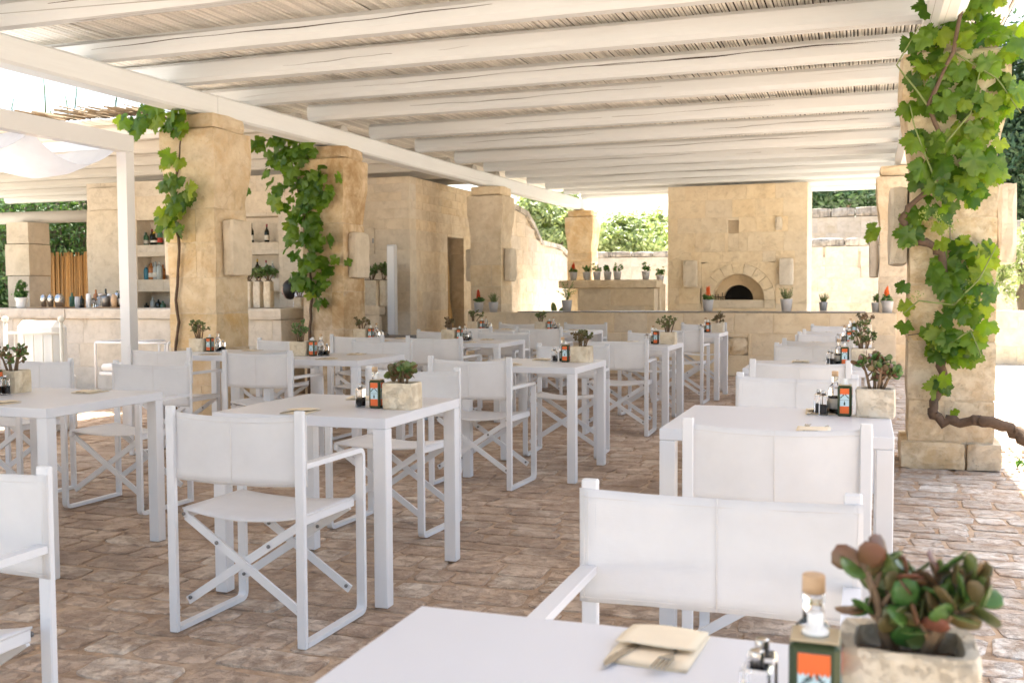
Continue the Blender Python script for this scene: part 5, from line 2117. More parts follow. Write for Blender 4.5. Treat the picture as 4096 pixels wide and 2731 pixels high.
# prickly pear pad behind the bench
m = MB()
for (dx, dz, s, a) in ((0, 0.14, 0.15, 0.1), (0.11, 0.33, 0.12, 0.6), (-0.11, 0.40, 0.16, -0.35)):
    mm = Matrix.Translation((dx, 0, dz)) @ Matrix.Rotation(a, 4, 'Y') @ Matrix.Diagonal((s * 0.6, s * 0.16, s, 1))
    n = 12
    prof = [(math.sin(math.pi * k / n), -math.cos(math.pi * k / n)) for k in range(n + 1)]
    m.lathe([(max(0.001, a_), b_) for a_, b_ in prof], 14, mm)
pp = m.build('prickly_pear', M['jade_green'], None, (at_y(1280, 690, 17.2).x, 17.2, 0.62))
pp.scale = (0.55, 0.55, 0.75)
tag(pp, 'prickly pear pads showing behind the trailing herb pot', 'cactus')
vs, fs = rough_box((pp.location.x - 0.25, 17.0, 0), (pp.location.x + 0.3, 17.45, 0.62), random.Random(3))
tag(MB().add(vs, fs).wbuild('stone_block', M['stone_pale']), 'low sunlit stone block under the prickly pear', 'stone')

# ------------------------------------------------------------------ bar bottles and bar-top things
def bottle(label, x, y, z, h, rad, mat, lab, foil, seed, group='bottles on the bar shelves', shape='wine', rot=0):
    t = thing('bottle', label, 'bottle', (x, y, z), rot, group)
    if shape == 'wine':
        prof = [(rad * 0.85, 0), (rad, 0.006), (rad, h * 0.58), (rad * 0.85, h * 0.66), (rad * 0.36, h * 0.76), (rad * 0.34, h * 0.985), (rad * 0.30, h)]
    elif shape == 'round':
        prof = [(rad * 0.5, 0), (rad * 0.95, h * 0.12), (rad * 1.1, h * 0.28), (rad * 0.9, h * 0.48), (rad * 0.3, h * 0.62), (rad * 0.28, h * 0.95), (rad * 0.25, h)]
    else:
        prof = [(rad * 0.9, 0), (rad, 0.006), (rad, h * 0.66), (rad * 0.8, h * 0.74), (rad * 0.36, h * 0.80), (rad * 0.36, h * 0.92), (rad * 0.34, h)]
    MB().lathe(prof, 14).build('glass_body', mat, t)
    if lab:
        rr = rad * (1.12 if shape == 'round' else 1.015)
        z0, z1 = (0.2 * h, 0.36 * h) if shape == 'round' else (0.14 * h, 0.40 * h)
        MB().lathe([(rr, z0), (rr, z1)], 14).build('label', M[lab], t)
    if foil:
        MB().lathe([(rad * 0.375, h * 0.86), (rad * 0.375, h * 1.004)], 12).build('capsule', M[foil], t)
    return t


yb = BW + 0.20


def shelf_b(u, zf, h, rad, mat, lab, foil, desc, shape='wine'):
    p = at_y(u, 600, yb)
    bottle(f'{desc}', p.x, yb, zf + 0.002, h, rad, M[mat], lab, foil, 0, shape=shape)


shelf_b(579, 2.03, 0.315, 0.038, 'bottle_dark', 'label_white', None, 'dark wine bottle with white label, top shelf nearer the golden column')
shelf_b(614, 2.03, 0.295, 0.038, 'bottle_dark', 'label_white', 'foil_red', 'dark wine bottle with red capsule on the top shelf')
shelf_b(331, 2.03, 0.31, 0.04, 'bottle_clear', 'label_white', None, 'clear spirit bottle on top shelf beside the gazebo post', 'spirit')
shelf_b(337, 2.03, 0.22, 0.045, 'bottle_green', 'label_white', None, 'short green liqueur bottle on the top shelf', 'spirit')
shelf_b(351, 2.03, 0.27, 0.04, 'bottle_dark', None, 'foil_red', 'dark tall bottle behind round flask on top shelf')
shelf_b(356, 2.03, 0.23, 0.058, 'bottle_dark', 'label_white', 'foil_yellow', 'round black flask with white medallion on top shelf', 'round')
shelf_b(369, 2.03, 0.31, 0.045, 'bottle_green', 'label_red', None, 'green bottle with red label on the top shelf')
shelf_b(335, 1.46, 0.24, 0.05, 'bottle_blue', None, 'label_white', 'blue gin bottle on the middle shelf', 'spirit')
shelf_b(347, 1.46, 0.28, 0.048, 'bottle_amber', 'label_white', None, 'amber spirit bottle on the middle shelf', 'spirit')
shelf_b(357, 1.46, 0.30, 0.045, 'bottle_clear', 'label_white', None, 'clear bottle next to amber spirit on middle shelf', 'spirit')
shelf_b(366, 1.46, 0.30, 0.045, 'bottle_clear', None, 'label_white', 'clear bottle at the column end of middle shelf', 'spirit')
shelf_b(568, 1.46, 0.27, 0.038, 'bottle_dark', None, 'foil_yellow', 'dark bottle with yellow capsule half hidden by projecting stone')
shelf_b(591, 1.46, 0.31, 0.038, 'bottle_dark', 'label_white', 'foil_yellow', 'dark wine bottle with yellow capsule above the tall planters')
shelf_b(611, 1.46, 0.29, 0.036, 'bottle_clear', None, 'foil_red', 'pale bottle with red capsule above the tall planters')
shelf_b(626, 1.46, 0.28, 0.036, 'bottle_clear', None, 'label_white', 'pale bottle with white capsule above the tall planters')
for i, (u, h, mt, lb) in enumerate(((342, 0.26, 'bottle_amber', 'label_white'), (352, 0.29, 'bottle_clear', None), (326, 0.27, 'bottle_dark', 'label_white'), (374, 0.25, 'bottle_amber', None))):
    bottle(['amber bottle at the back of the middle shelf', 'clear tall bottle at the back of the middle shelf', 'dark bottle on the middle shelf by gazebo post', 'amber bottle on the middle shelf by the column'][i], at_y(u, 600, BW + 0.29).x, BW + 0.29, 1.462, h, 0.036, M[mt], lb, None, 0, shape='spirit')
for i, (u, h, mt) in enumerate(((334, 0.14, 'bottle_dark'), (349, 0.24, 'bottle_clear'), (362, 0.20, 'bottle_dark'), (372, 0.17, 'bottle_green'))):
    shelf_b(u, 0.93, h, 0.045, mt, None, None, ['squat black jar on the bottom shelf', 'clear bottle on the bottom shelf', 'small dark bottle on the bottom shelf', 'small green bottle on the bottom shelf'][i], 'spirit')

TB = 10.85


def bar_x(u, Y=TB):
    return at_y(u, 705, Y).x


def lathe_thing(name, label, cat, x, y, z, prof, mat, extra=(), group='things along the bar top'):
    t = thing(name, label, cat, (x, y, z), 0, group)
    MB().lathe(prof, 18).build('body', mat, t)
    for nm, pf, mt in extra:
        MB().lathe(pf, 18).build(nm, mt, t)
    return t


# wooden boards with bar tools
for (u0, u1, lab) in ((80, 160, 'thin wooden board under the steel shakers on the bar'), (230, 283, 'thin wooden board under jiggers near the gazebo post')):
    tag(MB().cbox((bar_x(u0), TB - 0.14, BH + 0.002), (bar_x(u1), TB + 0.14, BH + 0.014), 0.003).wbuild('serving_board', M['terracotta']), lab, 'board', 'boards on the bar')
zb1 = BH + 0.0145
for i, u in enumerate((101, 117, 137)):
    lathe_thing('cocktail_shaker', ['steel shaker beside the basil pot on the bar', 'narrow steel shaker in the middle of the board', 'wide round topped steel shaker on the board'][i], 'shaker', bar_x(u), TB, zb1,
                [(0.03, 0), (0.042, 0.10), (0.043, 0.12), (0.036, 0.145), (0.02, 0.165), (0.012, 0.175)] if i < 2 else [(0.05, 0), (0.062, 0.09), (0.06, 0.13), (0.04, 0.165), (0.02, 0.178)], M['steel'])
for i, (u, mt, h) in enumerate(((178, 'pot_grey', 0.15), (198, 'plastic_white', 0.19), (252, 'plastic_white', 0.17), (264, 'steel', 0.19))):
    lathe_thing('tumbler', ['grey frosted tumbler next to the cane fence gap', 'tall white tumbler behind glass jar', 'white cone tumbler on the second board', 'tall steel tumbler on the second board'][i], 'tumbler', bar_x(u), TB + (0.05 if i % 2 else 0), (BH + 0.001) if i < 2 else zb1, [(0.030, 0), (0.034, h * 0.7), (0.03, h * 0.95), (0.02, h)], M[mt])
for i, (u, h) in enumerate(((209, 0.13), (235, 0.18))):
    lathe_thing('glass_jar', ['squat lidded glass jar on the bar', 'taller lidded glass jar on the bar'][i], 'jar', bar_x(u, TB + 0.12), TB + 0.12, BH + 0.001 if i == 0 else zb1, [(0.06, 0), (0.066, 0.01), (0.066, h * 0.75), (0.05, h * 0.82)], M['glass'],
                (('lid', [(0.054, h * 0.825), (0.056, h * 0.93), (0.02, h)], M['steel']),))
bottle('dark bottle with white neck on the bar beside gazebo post', bar_x(276), TB + 0.02, BH + 0.001, 0.30, 0.036, M['bottle_dark'], 'label_white', 'label_white', 0, 'things along the bar top')
lathe_thing('cutlery_holder', 'black slatted cutlery holder on the bar', 'holder', bar_x(293) - 0.30, TB - 0.05, BH + 0.001, [(0.05, 0), (0.055, 0.13), (0.05, 0.16)], M['bolt'])
lathe_thing('wooden_mallet', 'pale wooden scoop standing on the bar', 'scoop', bar_x(290) - 0.14, TB - 0.06, BH + 0.001, [(0.03, 0), (0.04, 0.10), (0.03, 0.16), (0.01, 0.18)], M['cork'])
for i, (u, h, mt, lb, sh_) in enumerate(((166, 0.20, 'bottle_green', None, 'spirit'), (188, 0.16, 'bottle_dark', None, 'spirit'), (221, 0.24, 'bottle_amber', 'label_white', 'spirit'), (244, 0.25, 'bottle_dark', 'label_white', 'wine'), (270, 0.22, 'bottle_green', 'label_red', 'spirit'), (287, 0.24, 'bottle_dark', 'label_red', 'wine'))):
    bottle(['green bottle beside the first wooden board on the bar', 'squat dark bottle between tumblers on the bar', 'amber bottle between the glass jars on the bar', 'dark wine bottle behind the second board on the bar', 'green bottle with red label behind steel tumbler', 'dark bottle with red label behind the gazebo post'][i], bar_x(u, TB + 0.26), TB + 0.26, BH + 0.001, h, 0.036, M[mt], lb, None, 0, 'things along the bar top', sh_)
# basil in a white wrapped pot
x = bar_x(56)
bp = thing('flower_pot', 'white paper wrapped pot at the end of the bar', 'pot', (x, TB - 0.05, BH + 0.001))
MB().lathe([(0.055, 0), (0.07, 0.03), (0.066, 0.08), (0.085, 0.13), (0.09, 0.14), (0.075, 0.138)], 20).build('pot', M['plastic_white'], bp)
bs = thing('basil_plant', 'bushy green basil in the white pot on the bar', 'plant', (x, TB - 0.05, BH + 0.135))
m = MB()
r = random.Random(12)
leaf_cloud(m, (0, 0, 0.06), (0.10, 0.09, 0.075), 420, 0.028, r, clumps=22)
leaf_cloud(m, (0.01, 0, 0.17), (0.055, 0.05, 0.075), 240, 0.026, r, clumps=12)
m.build('foliage', M['herb'], bs)['kind'] = 'stuff'
MB().tube([(0, 0, 0), (0, 0, 0.18)], 0.006, 6).build('stem', M['stem_green'], bs)

# tall stone planters on the bar corner
def tall_planter(label, x, y, z, w, h, seed, lab2=None):
    r = random.Random(seed)
    t = thing('tall_planter', label, 'planter', (x, y, z), 0, 'square stone planters')
    vs, fs = rough_box((-w / 2, -w / 2, 0), (w / 2, w / 2, h), r, 0.008, 0.002)
    MB().add(vs, fs).build('stone_pot', M['planter_stone'], t)
    MB().cbox((-w / 2 + 0.02, -w / 2 + 0.02, h + 0.0005), (w / 2 - 0.02, w / 2 - 0.02, h + 0.008), 0.003).build('soil', M['soil'], t)
    return t


def small_jade(label, x, y, z, seed, h, sp):
    return make_jade(label, (x, y, z), seed, h, sp, 7, 0.042, False, 'jade plants in the tall planters')


names3 = ['nearest the column', 'in the middle of the three', 'at the corner of the bar']
for i, (u0, u1) in enumerate(((567, 583), (590, 608), (614, 640))):
    a, b = at_y(u0 - 9 if i == 0 else u0 - 4, 707, 10.95).x, at_y(u1 + 3, 707, 10.95).x
    cx = at_y((575.5, 597.5, 621)[i], 707, 10.95).x
    tall_planter(f'tall square stone planter on the bar, {names3[i]}', cx, 10.92, BH + 0.001, 0.104, 0.33, 60 + i)
    small_jade(f'leafy jade plant in tall planter, {names3[i]}', cx, 10.92, BH + 0.339, 61 + i * 2, 0.15, 0.13)
cx = at_y(664, 707, 10.95).x
tall_planter('short square stone planter on the bar beside the brown column', cx, 11.2, BH + 0.001, 0.12, 0.13, 66)
make_jade('sparse reddish jade plant beside the brown column', (cx, 11.2, BH + 0.139), 68, 0.14, 0.09, 5, 0.03, False, 'jade plants in the tall planters')
cx = at_y(558, 707, 10.95).x - 0.03
tall_planter('small square stone planter half behind the golden column', cx, 11.1, BH + 0.001, 0.13, 0.12, 69)
make_jade('small jade plant half behind the golden column', (cx, 11.1, BH + 0.129), 70, 0.1, 0.07, 5, 0.03, False, 'jade plants in the tall planters')
for i, (u, w) in enumerate(((851, 0.27), (874, 0.16), (888, 0.15))):
    p = at_y(u, 704, 14.65)
    tall_planter(['wide square stone planter on the ledge beside speaker column', 'second square stone planter on the ledge', 'last square stone planter on the ledge by speaker column'][i], p.x + (0.03 if i else 0), 14.72 + 0.0 * i, 1.004, w if i == 0 else 0.12, 0.42, 80 + i)
    small_jade(['bushy jade plant in the wide ledge planter', 'bushy jade plant in the second ledge planter', 'bushy jade plant in the last ledge planter'][i], p.x + (0.03 if i else 0), 14.72, 1.004 + 0.428, 81 + 2 * i, 0.24, 0.17)

# speaker column
sp = at_y(900, 700, 14.2)
s0, s1 = at_y(891, 562, 14.2), at_y(909, 562, 14.2)
sc_t = thing('speaker_column', 'tall slim light grey loudspeaker column before the stone building', 'speaker', ((s0.x + s1.x) / 2, 14.2, 0))
ww = (s1.x - s0.x) / 2
MB().cbox((-ww, -0.05, 0.03), (ww, 0.05, s0.z), 0.012).build('cabinet', M['speaker'], sc_t)
MB().cbox((-ww + 0.012, -0.054, 0.25), (ww - 0.012, -0.0505, s0.z - 0.03), 0.002).build('grille', M['white_metal'], sc_t)
MB().cbox((-0.16, -0.16, 0.0), (0.16, 0.16, 0.0295), 0.006).build('foot_plate', M['speaker'], sc_t)
# grey folded case next to it
q = at_y(915, 770, 13.4)
cs = thing('equipment_case', 'grey soft case with a dark cable before the speaker column', 'case', (q.x, 13.4, 0))
MB().cbox((-0.33, -0.18, 0), (0.33, 0.18, q.z), 0.03).build('bag', M['grey_cloth'], cs)
MB().tube([(-0.26, -0.15, q.z + 0.003), (-0.29, -0.10, q.z + 0.05), (-0.22, -0.05, q.z + 0.06), (-0.15, 0.0, q.z + 0.004)], 0.008, 6).build('handle', M['bolt'], cs)

# ------------------------------------------------------------------ person behind the bar
def person():
    p = at_y(664, 668, 11.85)
    hx, hz = p.x, p.z
    t = thing('person', 'person with dark ponytail in white shirt bending behind the bar', 'person', (hx + 0.30, 11.85, 0))
    # skeleton: standing, bent forward at the hips towards -X
    J = {'pelvis': (0.22, 0, 0.90, 0.150, 0.12), 'spine': (0.16, 0, 1.04, 0.145, 0.11), 'chest': (0.02, 0, 1.14, 0.165, 0.125), 'neck0': (-0.14, 0, 1.20, 0.07, 0.065), 'neck': (-0.21, 0, 1.22, 0.052, 0.05),
         'hipl': (0.22, 0.09, 0.86, 0.10, 0.10), 'kneel': (0.16, 0.10, 0.47, 0.065, 0.065), 'ankl': (0.24, 0.10, 0.08, 0.042, 0.042), 'toel': (0.10, 0.11, 0.035, 0.035, 0.03),
         'hipr': (0.22, -0.09, 0.86, 0.10, 0.10), 'kneer': (0.16, -0.10, 0.47, 0.065, 0.065), 'ankr': (0.24, -0.10, 0.08, 0.042, 0.042), 'toer': (0.10, -0.11, 0.035, 0.035, 0.03),
         'shl': (-0.04, 0.17, 1.14, 0.062, 0.06), 'ell': (-0.12, 0.22, 0.88, 0.042, 0.042), 'wrl': (-0.32, 0.16, 0.78, 0.028, 0.028), 'hal': (-0.39, 0.15, 0.77, 0.03, 0.018),
         'shr': (-0.04, -0.17, 1.14, 0.062, 0.06), 'elr': (-0.12, -0.22, 0.88, 0.042, 0.042), 'wrr': (-0.32, -0.16, 0.78, 0.028, 0.028), 'har': (-0.39, -0.15, 0.77, 0.03, 0.018)}
    E = [('pelvis', 'spine'), ('spine', 'chest'), ('chest', 'neck0'), ('neck0', 'neck'), ('pelvis', 'hipl'), ('hipl', 'kneel'), ('kneel', 'ankl'), ('ankl', 'toel'), ('pelvis', 'hipr'), ('hipr', 'kneer'), ('kneer', 'ankr'), ('ankr', 'toer'),
         ('chest', 'shl'), ('shl', 'ell'), ('ell', 'wrl'), ('wrl', 'hal'), ('chest', 'shr'), ('shr', 'elr'), ('elr', 'wrr'), ('wrr', 'har')]
    names = list(J)
    me = bpy.data.meshes.new('body')
    me.from_pydata([J[n][:3] for n in names], [(names.index(a), names.index(b)) for a, b in E], [])
    o = obj('body', me, M['shirt'], t)
    sk = o.modifiers.new('skin', 'SKIN')
    for i, n in enumerate(names):
        me.skin_vertices[0].data[i].radius = J[n][3:5]
    me.skin_vertices[0].data[0].use_root = True
    su = o.modifiers.new('sub', 'SUBSURF')
    su.levels = su.render_levels = 2
    # head
    hd = MB()
    vs, fs = [], []
    n, m_ = 14, 10
    for j in range(m_ + 1):
        ph = math.pi * j / m_
        for k in range(n):
            a = 2 * math.pi * k / n
            x_, y_, z_ = math.sin(ph) * math.cos(a), math.sin(ph) * math.sin(a), math.cos(ph)
            x_ = x_ * 0.098 - (0.018 if (x_ < -0.5 and abs(z_ + 0.05) < 0.35 and abs(y_) < 0.3) else 0)
            vs.append((x_, y_ * 0.076, z_ * 0.118 - (0.012 if z_ < -0.6 else 0)))
    for j in range(m_):
        for k in range(n):
            fs.append((j * n + k, j * n + (k + 1) % n, (j + 1) * n + (k + 1) % n, (j + 1) * n + k))
    h = MB().add(vs, fs, True).build('head', M['skin'], t, (-0.30, 0, 1.27))
    fix_normals(h.data)
    # hair cap and ponytail
    vs2 = [(v[0] * 1.10 + 0.012, v[1] * 1.12, v[2] * 1.08 + 0.008) for v in vs]
    fs2 = [f for f in fs if sum(vs2[i][0] for i in f) / 4 > -0.035 or sum(vs2[i][2] for i in f) / 4 > 0.06]
    hr = MB().add(vs2, fs2, True)
    hr.tube([(0.10, 0, 0.03), (0.15, 0, 0.00), (0.17, 0.0, -0.10), (0.185, 0, -0.20), (0.18, 0, -0.25)], [0.03, 0.038, 0.034, 0.02, 0.006], 10)
    hb = hr.build('hair', M['hair'], h)
    for s in (-1, 1):
        MB().lathe([(0.001, -0.011), (0.010, -0.006), (0.011, 0.004), (0.001, 0.010)], 10).build('eye', M['label_white'], h, (-0.083, s * 0.032, 0.005))
    MB().cbox((-0.102, -0.022, -0.058), (-0.088, 0.022, -0.050), 0.003).build('mouth', M['label_red'], h)
    # hands with fingers
    for s in (-1, 1):
        for k in range(5):
            y0 = s * 0.15 + (k - 2) * 0.014
            ln = (0.045, 0.065, 0.072, 0.066, 0.050)[k]
            MB().tube([(-0.39, y0, 0.77), (-0.39 - ln * 0.6, y0 + (k - 2) * 0.004, 0.765), (-0.39 - ln, y0 + (k - 2) * 0.005, 0.748)], [0.009, 0.008, 0.006], 7).build('finger', M['skin'], t)
    sh_ = MB().cbox((-0.10, -0.19, 0.0), (0.36, 0.19, 0.003), 0.001)
    return t


person()

# ------------------------------------------------------------------ white gazebo with daybed
gz = thing('gazebo', 'white metal gazebo frame with draped cloth roof beside the golden column', 'gazebo', (-7.6, 6.4, 0))
GX, GY = -6.45, 7.75
GT = 2.68
gx0, gy0 = -8.9, 4.6
for (x, y) in ((GX, GY), (GX - 2.4, GY), (GX, gy0), (GX - 2.4, gy0)):
    MB().cbox((x - 0.055, y - 0.055, 0), (x + 0.055, y + 0.055, GT - 0.155), 0.004).wbuild('post', M['white_metal'], gz)
for (x) in (GX, GX - 2.4):
    MB().cbox((x - 0.056, gy0 - 0.056, GT - 0.154), (x + 0.056, GY + 0.056, GT), 0.004).wbuild('rail', M['white_metal'], gz)
for (y) in (GY, gy0):
    MB().cbox((GX - 2.4 + 0.057, y - 0.03, GT - 0.12), (GX - 0.057, y + 0.03, GT - 0.03), 0.004).wbuild('cross_rail', M['white_metal'], gz)
vs, fs = [], []
na, nb = 18, 36
for i in range(na + 1):
    for j in range(nb + 1):
        s, t_ = i / na, j / nb
        x = GX - 0.06 - 2.28 * s
        y = GY - 0.02 - (GY - gy0 - 0.04) * t_
        wav = abs(math.sin(t_ * math.pi * 3))
        z = GT - 0.10 - 0.30 * (wav ** 0.8) * (0.75 + 0.25 * math.sin(s * 9)) - 0.04 * math.sin(s * math.pi)
        vs.append((x, y, z + 0.006 * math.sin(s * 40 + t_ * 9)))
for i in range(na):
    for j in range(nb):
        a = i * (nb + 1) + j
        fs.append((a, a + 1, a + nb + 2, a + nb + 1))
MB().add(vs, fs, True).wbuild('draped_cloth', M['cloth'], gz)

db = thing('daybed', 'cream painted iron daybed with white mattress in the gazebo', 'bed', (-7.6, 6.9, 0))
bx0 = -8.72
bx1 = at_z(140, 780, 0.85).x
e0, e1 = at_y(12, 760, 7.25), at_y(141, 757, 7.25)


def bed_end(y, h, x0, x1):
    m = MB()
    for x in (x0, x1):
        p = MB().tube([(x, y, 0), (x, y, h)], 0.017, 10)
        p.lathe([(0.012, 0), (0.024, 0.010), (0.030, 0.026), (0.024, 0.044), (0.008, 0.054)], 12, Matrix.Translation((x, y, h)))
        p.wbuild('post', M['iron'], db)
    MB().tube([(x0 + 0.01, y, h - 0.10), (x1 - 0.01, y, h - 0.10)], 0.012, 8).wbuild('rail', M['iron'], db)
    MB().tube([(x0 + 0.01, y, h - 0.43), (x1 - 0.01, y, h - 0.43)], 0.012, 8).wbuild('rail', M['iron'], db)
    for k in range(1, 6):
        x = x0 + (x1 - x0) * k / 6
        MB().tube([(x, y, h - 0.425), (x, y, h - 0.105)], 0.007, 6).wbuild('bar', M['iron'], db)


ex0, ex1 = e0.x, e1.x
bed_end(7.25, 0.98, ex0, ex1)
bed_end(5.35, 0.98, ex0 - 0.02, ex1 - 0.02)
MB().cbox((ex0 + 0.03, 5.40, 0.28), (ex1 - 0.03, 7.20, 0.34), 0.01).wbuild('slatted_base', M['iron'], db)
MB().cbox((ex0 + 0.03, 5.40, 0.345), (ex1 - 0.03, 7.20, 0.52), 0.04).wbuild('mattress', M['cushion'], db)
# leaning cushions as a back
tag(MB().cbox((ex0 + 0.05, 7.28, 0.50), (ex1 - 0.08, 7.46, 0.99), 0.06).wbuild('bolster', M['cushion']), 'thick white cushion leaning behind the daybed rail', 'cushion')
tag(MB().cbox((ex0 + 0.03, 7.275, 0.0), (ex1 - 0.06, 7.50, 0.497), 0.02).wbuild('storage_box', M['cushion']), 'white padded box under the leaning cushion', 'box')

# two low open frame armchairs by the bar
def frame_chair(x, y, label):
    t = thing('open_armchair', label, 'chair', (x, y, 0), 0, 'white open frame armchairs by the bar')
    for s in (-1, 1):
        pth = round_path([(s * 0.27, -0.27, 0.02), (s * 0.27, -0.27, 0.68), (s * 0.27, 0.27, 0.68), (s * 0.27, 0.27, 0.02)], 0.03)
        MB().tube(pth, 0.014, 8).build('side_frame', M['white_metal'], t)
    MB().cbox((-0.25, -0.25, 0.30), (0.25, 0.25, 0.34), 0.008).build('seat_frame', M['white_metal'], t)
    MB().cbox((-0.245, -0.245, 0.345), (0.245, 0.245, 0.43), 0.03).build('cushion', M['cushion'], t)
    MB().tube([(-0.256, -0.27, 0.676), (0.256, -0.27, 0.676)], 0.013, 8).build('back_rail', M['white_metal'], t)
    return t


q = at_y(300, 775, 9.7)
frame_chair(q.x, 9.7, 'white open frame armchair by the bar behind gazebo post')
q = at_y(372, 775, 9.7)
frame_chair(q.x, 9.72, 'white open frame armchair by the bar behind golden column')

# ------------------------------------------------------------------ vines
def grape_leaf(seed):
    r = random.Random(seed)
    n = 44
    lobes = [(-2.35, 0.62), (-1.15, 0.92), (0.0, 1.08), (1.15, 0.92), (2.35, 0.62)]      # angle from tip, length
    pts = []
    for k in range(n):
        a = -math.pi + 2 * math.pi * (k + 0.5) / n
        rad = 0.62
        for la, ll in lobes:
            d = abs(a - la)
            rad = max(rad, ll * max(0, 1 - (d / 0.72) ** 1.5 * 0.48) if d < 0.72 else 0)
        if abs(abs(a) - math.pi) < 0.30:
            rad = 0.20 + 0.6 * (0.30 - abs(abs(a) - math.pi)) * 0
        rad *= 1 + (0.075 if k % 2 else -0.075) + r.uniform(-0.05, 0.05)
        pts.append((rad * math.sin(a), rad * math.cos(a)))
    vs, fs = [(0, 0, 0)], []
    cup, fold = r.uniform(0.05, 0.25), r.uniform(0.0, 0.3)
    def zf(x, y):
        return 0.06 * math.cos(5.3 * math.atan2(x, y)) * math.hypot(x, y) - cup * (x * x + y * y) - fold * abs(x) * 0.5 + 0.07 * math.sin(5 * x + seed) * (abs(x) + abs(y)) + 0.05 * math.cos(6 * y + seed)
    for f in (0.55, 1.0):
        for x, y in pts:
            vs.append((x * f, y * f, zf(x * f, y * f)))
    vs[0] = (0, 0, zf(0, 0))
    for k in range(n):
        j = (k + 1) % n
        fs.append((0, 1 + j, 1 + k))
        fs.append((1 + k, 1 + j, 1 + n + j, 1 + n + k))
    # leaf stalk
    m = MB().add([(v[0] * 0.5, v[1] * 0.5, v[2] * 0.5) for v in vs], [f[::-1] for f in fs], True)
    return m.mesh('leaf')


GL = []
for k in range(6):
    a = grape_leaf(k)
    b = a.copy()
    a.materials.append(M['vine'])
    b.materials.append(M['vine_young_lit'])
    GL.append((a, b))


def vine(label, base, stems, clusters, seed, yplane, tip=0.0, leafsize=0.17, singles=(), wires=(), grapes=(), young=0.15, max_leaves=295, inner=(None, None)):
    """clusters: (u, v, radius px, number). Leaves hang in front of the plane y=yplane."""
    r = random.Random(seed)
    t = thing('grape_vine', label, 'vine', base)
    B = Vector(base)
    for (pts, radii) in stems:
        # refine
        P = [Vector(p) for p in pts]
        out, rr = [], []
        for i in range(len(P) - 1):
            for k in range(4):
                f = k / 4
                out.append(P[i].lerp(P[i + 1], f) + Vector((r.gauss(0, 1), r.gauss(0, .5), r.gauss(0, 1))) * radii[i] * 0.25)
                rr.append((radii[i] * (1 - f) + radii[i + 1] * f) * r.uniform(0.85, 1.15))
        out.append(P[-1])
        rr.append(radii[-1])
        MB().tube([p - B for p in out], rr, 8).build('stem', M['bark'] if radii[0] > 0.009 else M['stem_green'], t)
    count = 0

    def leaf(p, s, pale_leaf, face=None):
        nonlocal count
        if count >= max_leaves:
            return
        count += 1
        me = GL[r.randrange(6)][1 if pale_leaf else 0]
        # normal towards the viewer (-Y) and up, tip hanging down
        nrm = Vector((r.gauss(0.0, 0.45), -1 + r.gauss(0, 0.3), r.gauss(0.35, 0.35))).normalized()
        tipd = Vector((r.gauss(0, 0.5), r.gauss(0, 0.2), -1))
        tipd = (tipd - nrm * tipd.dot(nrm)).normalized()
        xx = tipd.cross(nrm).normalized()
        mat = Matrix((xx, tipd, nrm)).transposed()
        o = obj('leaf', me, None, t, p - B, (0, 0, 0), (s, s, s))
        o.rotation_mode = 'QUATERNION'
        o.rotation_quaternion = mat.to_quaternion()
    for (u, v, rad, n) in clusters:
        for _ in range(n):
            a, q = r.uniform(0, 6.28), math.sqrt(r.random()) * rad
            p = at_y(u + q * math.cos(a), v + q * math.sin(a), yplane - r.uniform(0.02, 0.24))
            lit = r.random() < young + (0.25 if u > 2200 else 0)  # paler leaves more frequent on the open side, painting sunlight there
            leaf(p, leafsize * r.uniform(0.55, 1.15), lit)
    for (u, v, s) in singles:
        leaf(at_y(u, v, yplane - r.uniform(0.03, 0.10)), s, r.random() < young)
    for (u, v, n) in grapes:
        m = MB()
        c = at_y(u, v, yplane - 0.16) - B
        for _ in range(n):
            q = Vector((r.gauss(0, 0.018), r.gauss(0, 0.015), r.gauss(0, 0.03)))
            m.lathe([(0.001, -0.005), (0.0045, 0), (0.001, 0.005)], 6, Matrix.Translation(c + q))
        m.build('grape_cluster', M['grape'], t)
    for w in wires:
        MB().tube([Vector(p) - B for p in w], 0.003, 5).build('wire', M['wire'], t)
    return t


yp = 7.50
pt = lambda u, v, off=0.06: at_y(u, v, yp - off)
trunk = [at_y(2520, 1130, 7.25), at_y(2350, 1000, 7.3), at_y(2335, 988, 7.33), at_y(2262, 965, 7.33), at_y(2230, 972, 7.37), at_y(2160, 962, 7.40), at_y(2140, 945, 7.40), at_y(2143, 920, 7.42), at_y(2165, 880, 7.44), at_y(2160, 800, 7.44), at_y(2190, 700, 7.44), at_y(2165, 600, 7.44), at_y(2150, 568, 7.42), at_y(2105, 545, 7.42), at_y(2070, 500, 7.40), at_y(2095, 470, 7.40), at_y(2150, 420, 7.36), at_y(2170, 330, 7.34), at_y(2130, 240, 7.30), at_y(2190, 120, 7.26), at_y(2220, -60, 7.24)]
rad = [0.04, 0.04, 0.04, 0.036, 0.034, 0.036, 0.034, 0.032, 0.03, 0.03, 0.03, 0.028, 0.028, 0.026, 0.022, 0.02, 0.018, 0.016, 0.014, 0.012, 0.01]
side_stems = []
for (a, b, c) in (((2190, 120), (2290, 180), (2345, 260)), ((2170, 330), (2230, 260), (2260, 120)), ((2130, 240), (2060, 150), (2110, 60)), ((2190, 700), (2250, 640), (2290, 560)), ((2190, 700), (2110, 690), (2075, 720)), ((2150, 420), (2100, 290), (2090, 240)), ((2160, 800), (2230, 760), (2255, 820))):
    side_stems.append(([at_y(*a, 7.3), at_y(*b, 7.28), at_y(*c, 7.28)], [0.007, 0.005, 0.003]))
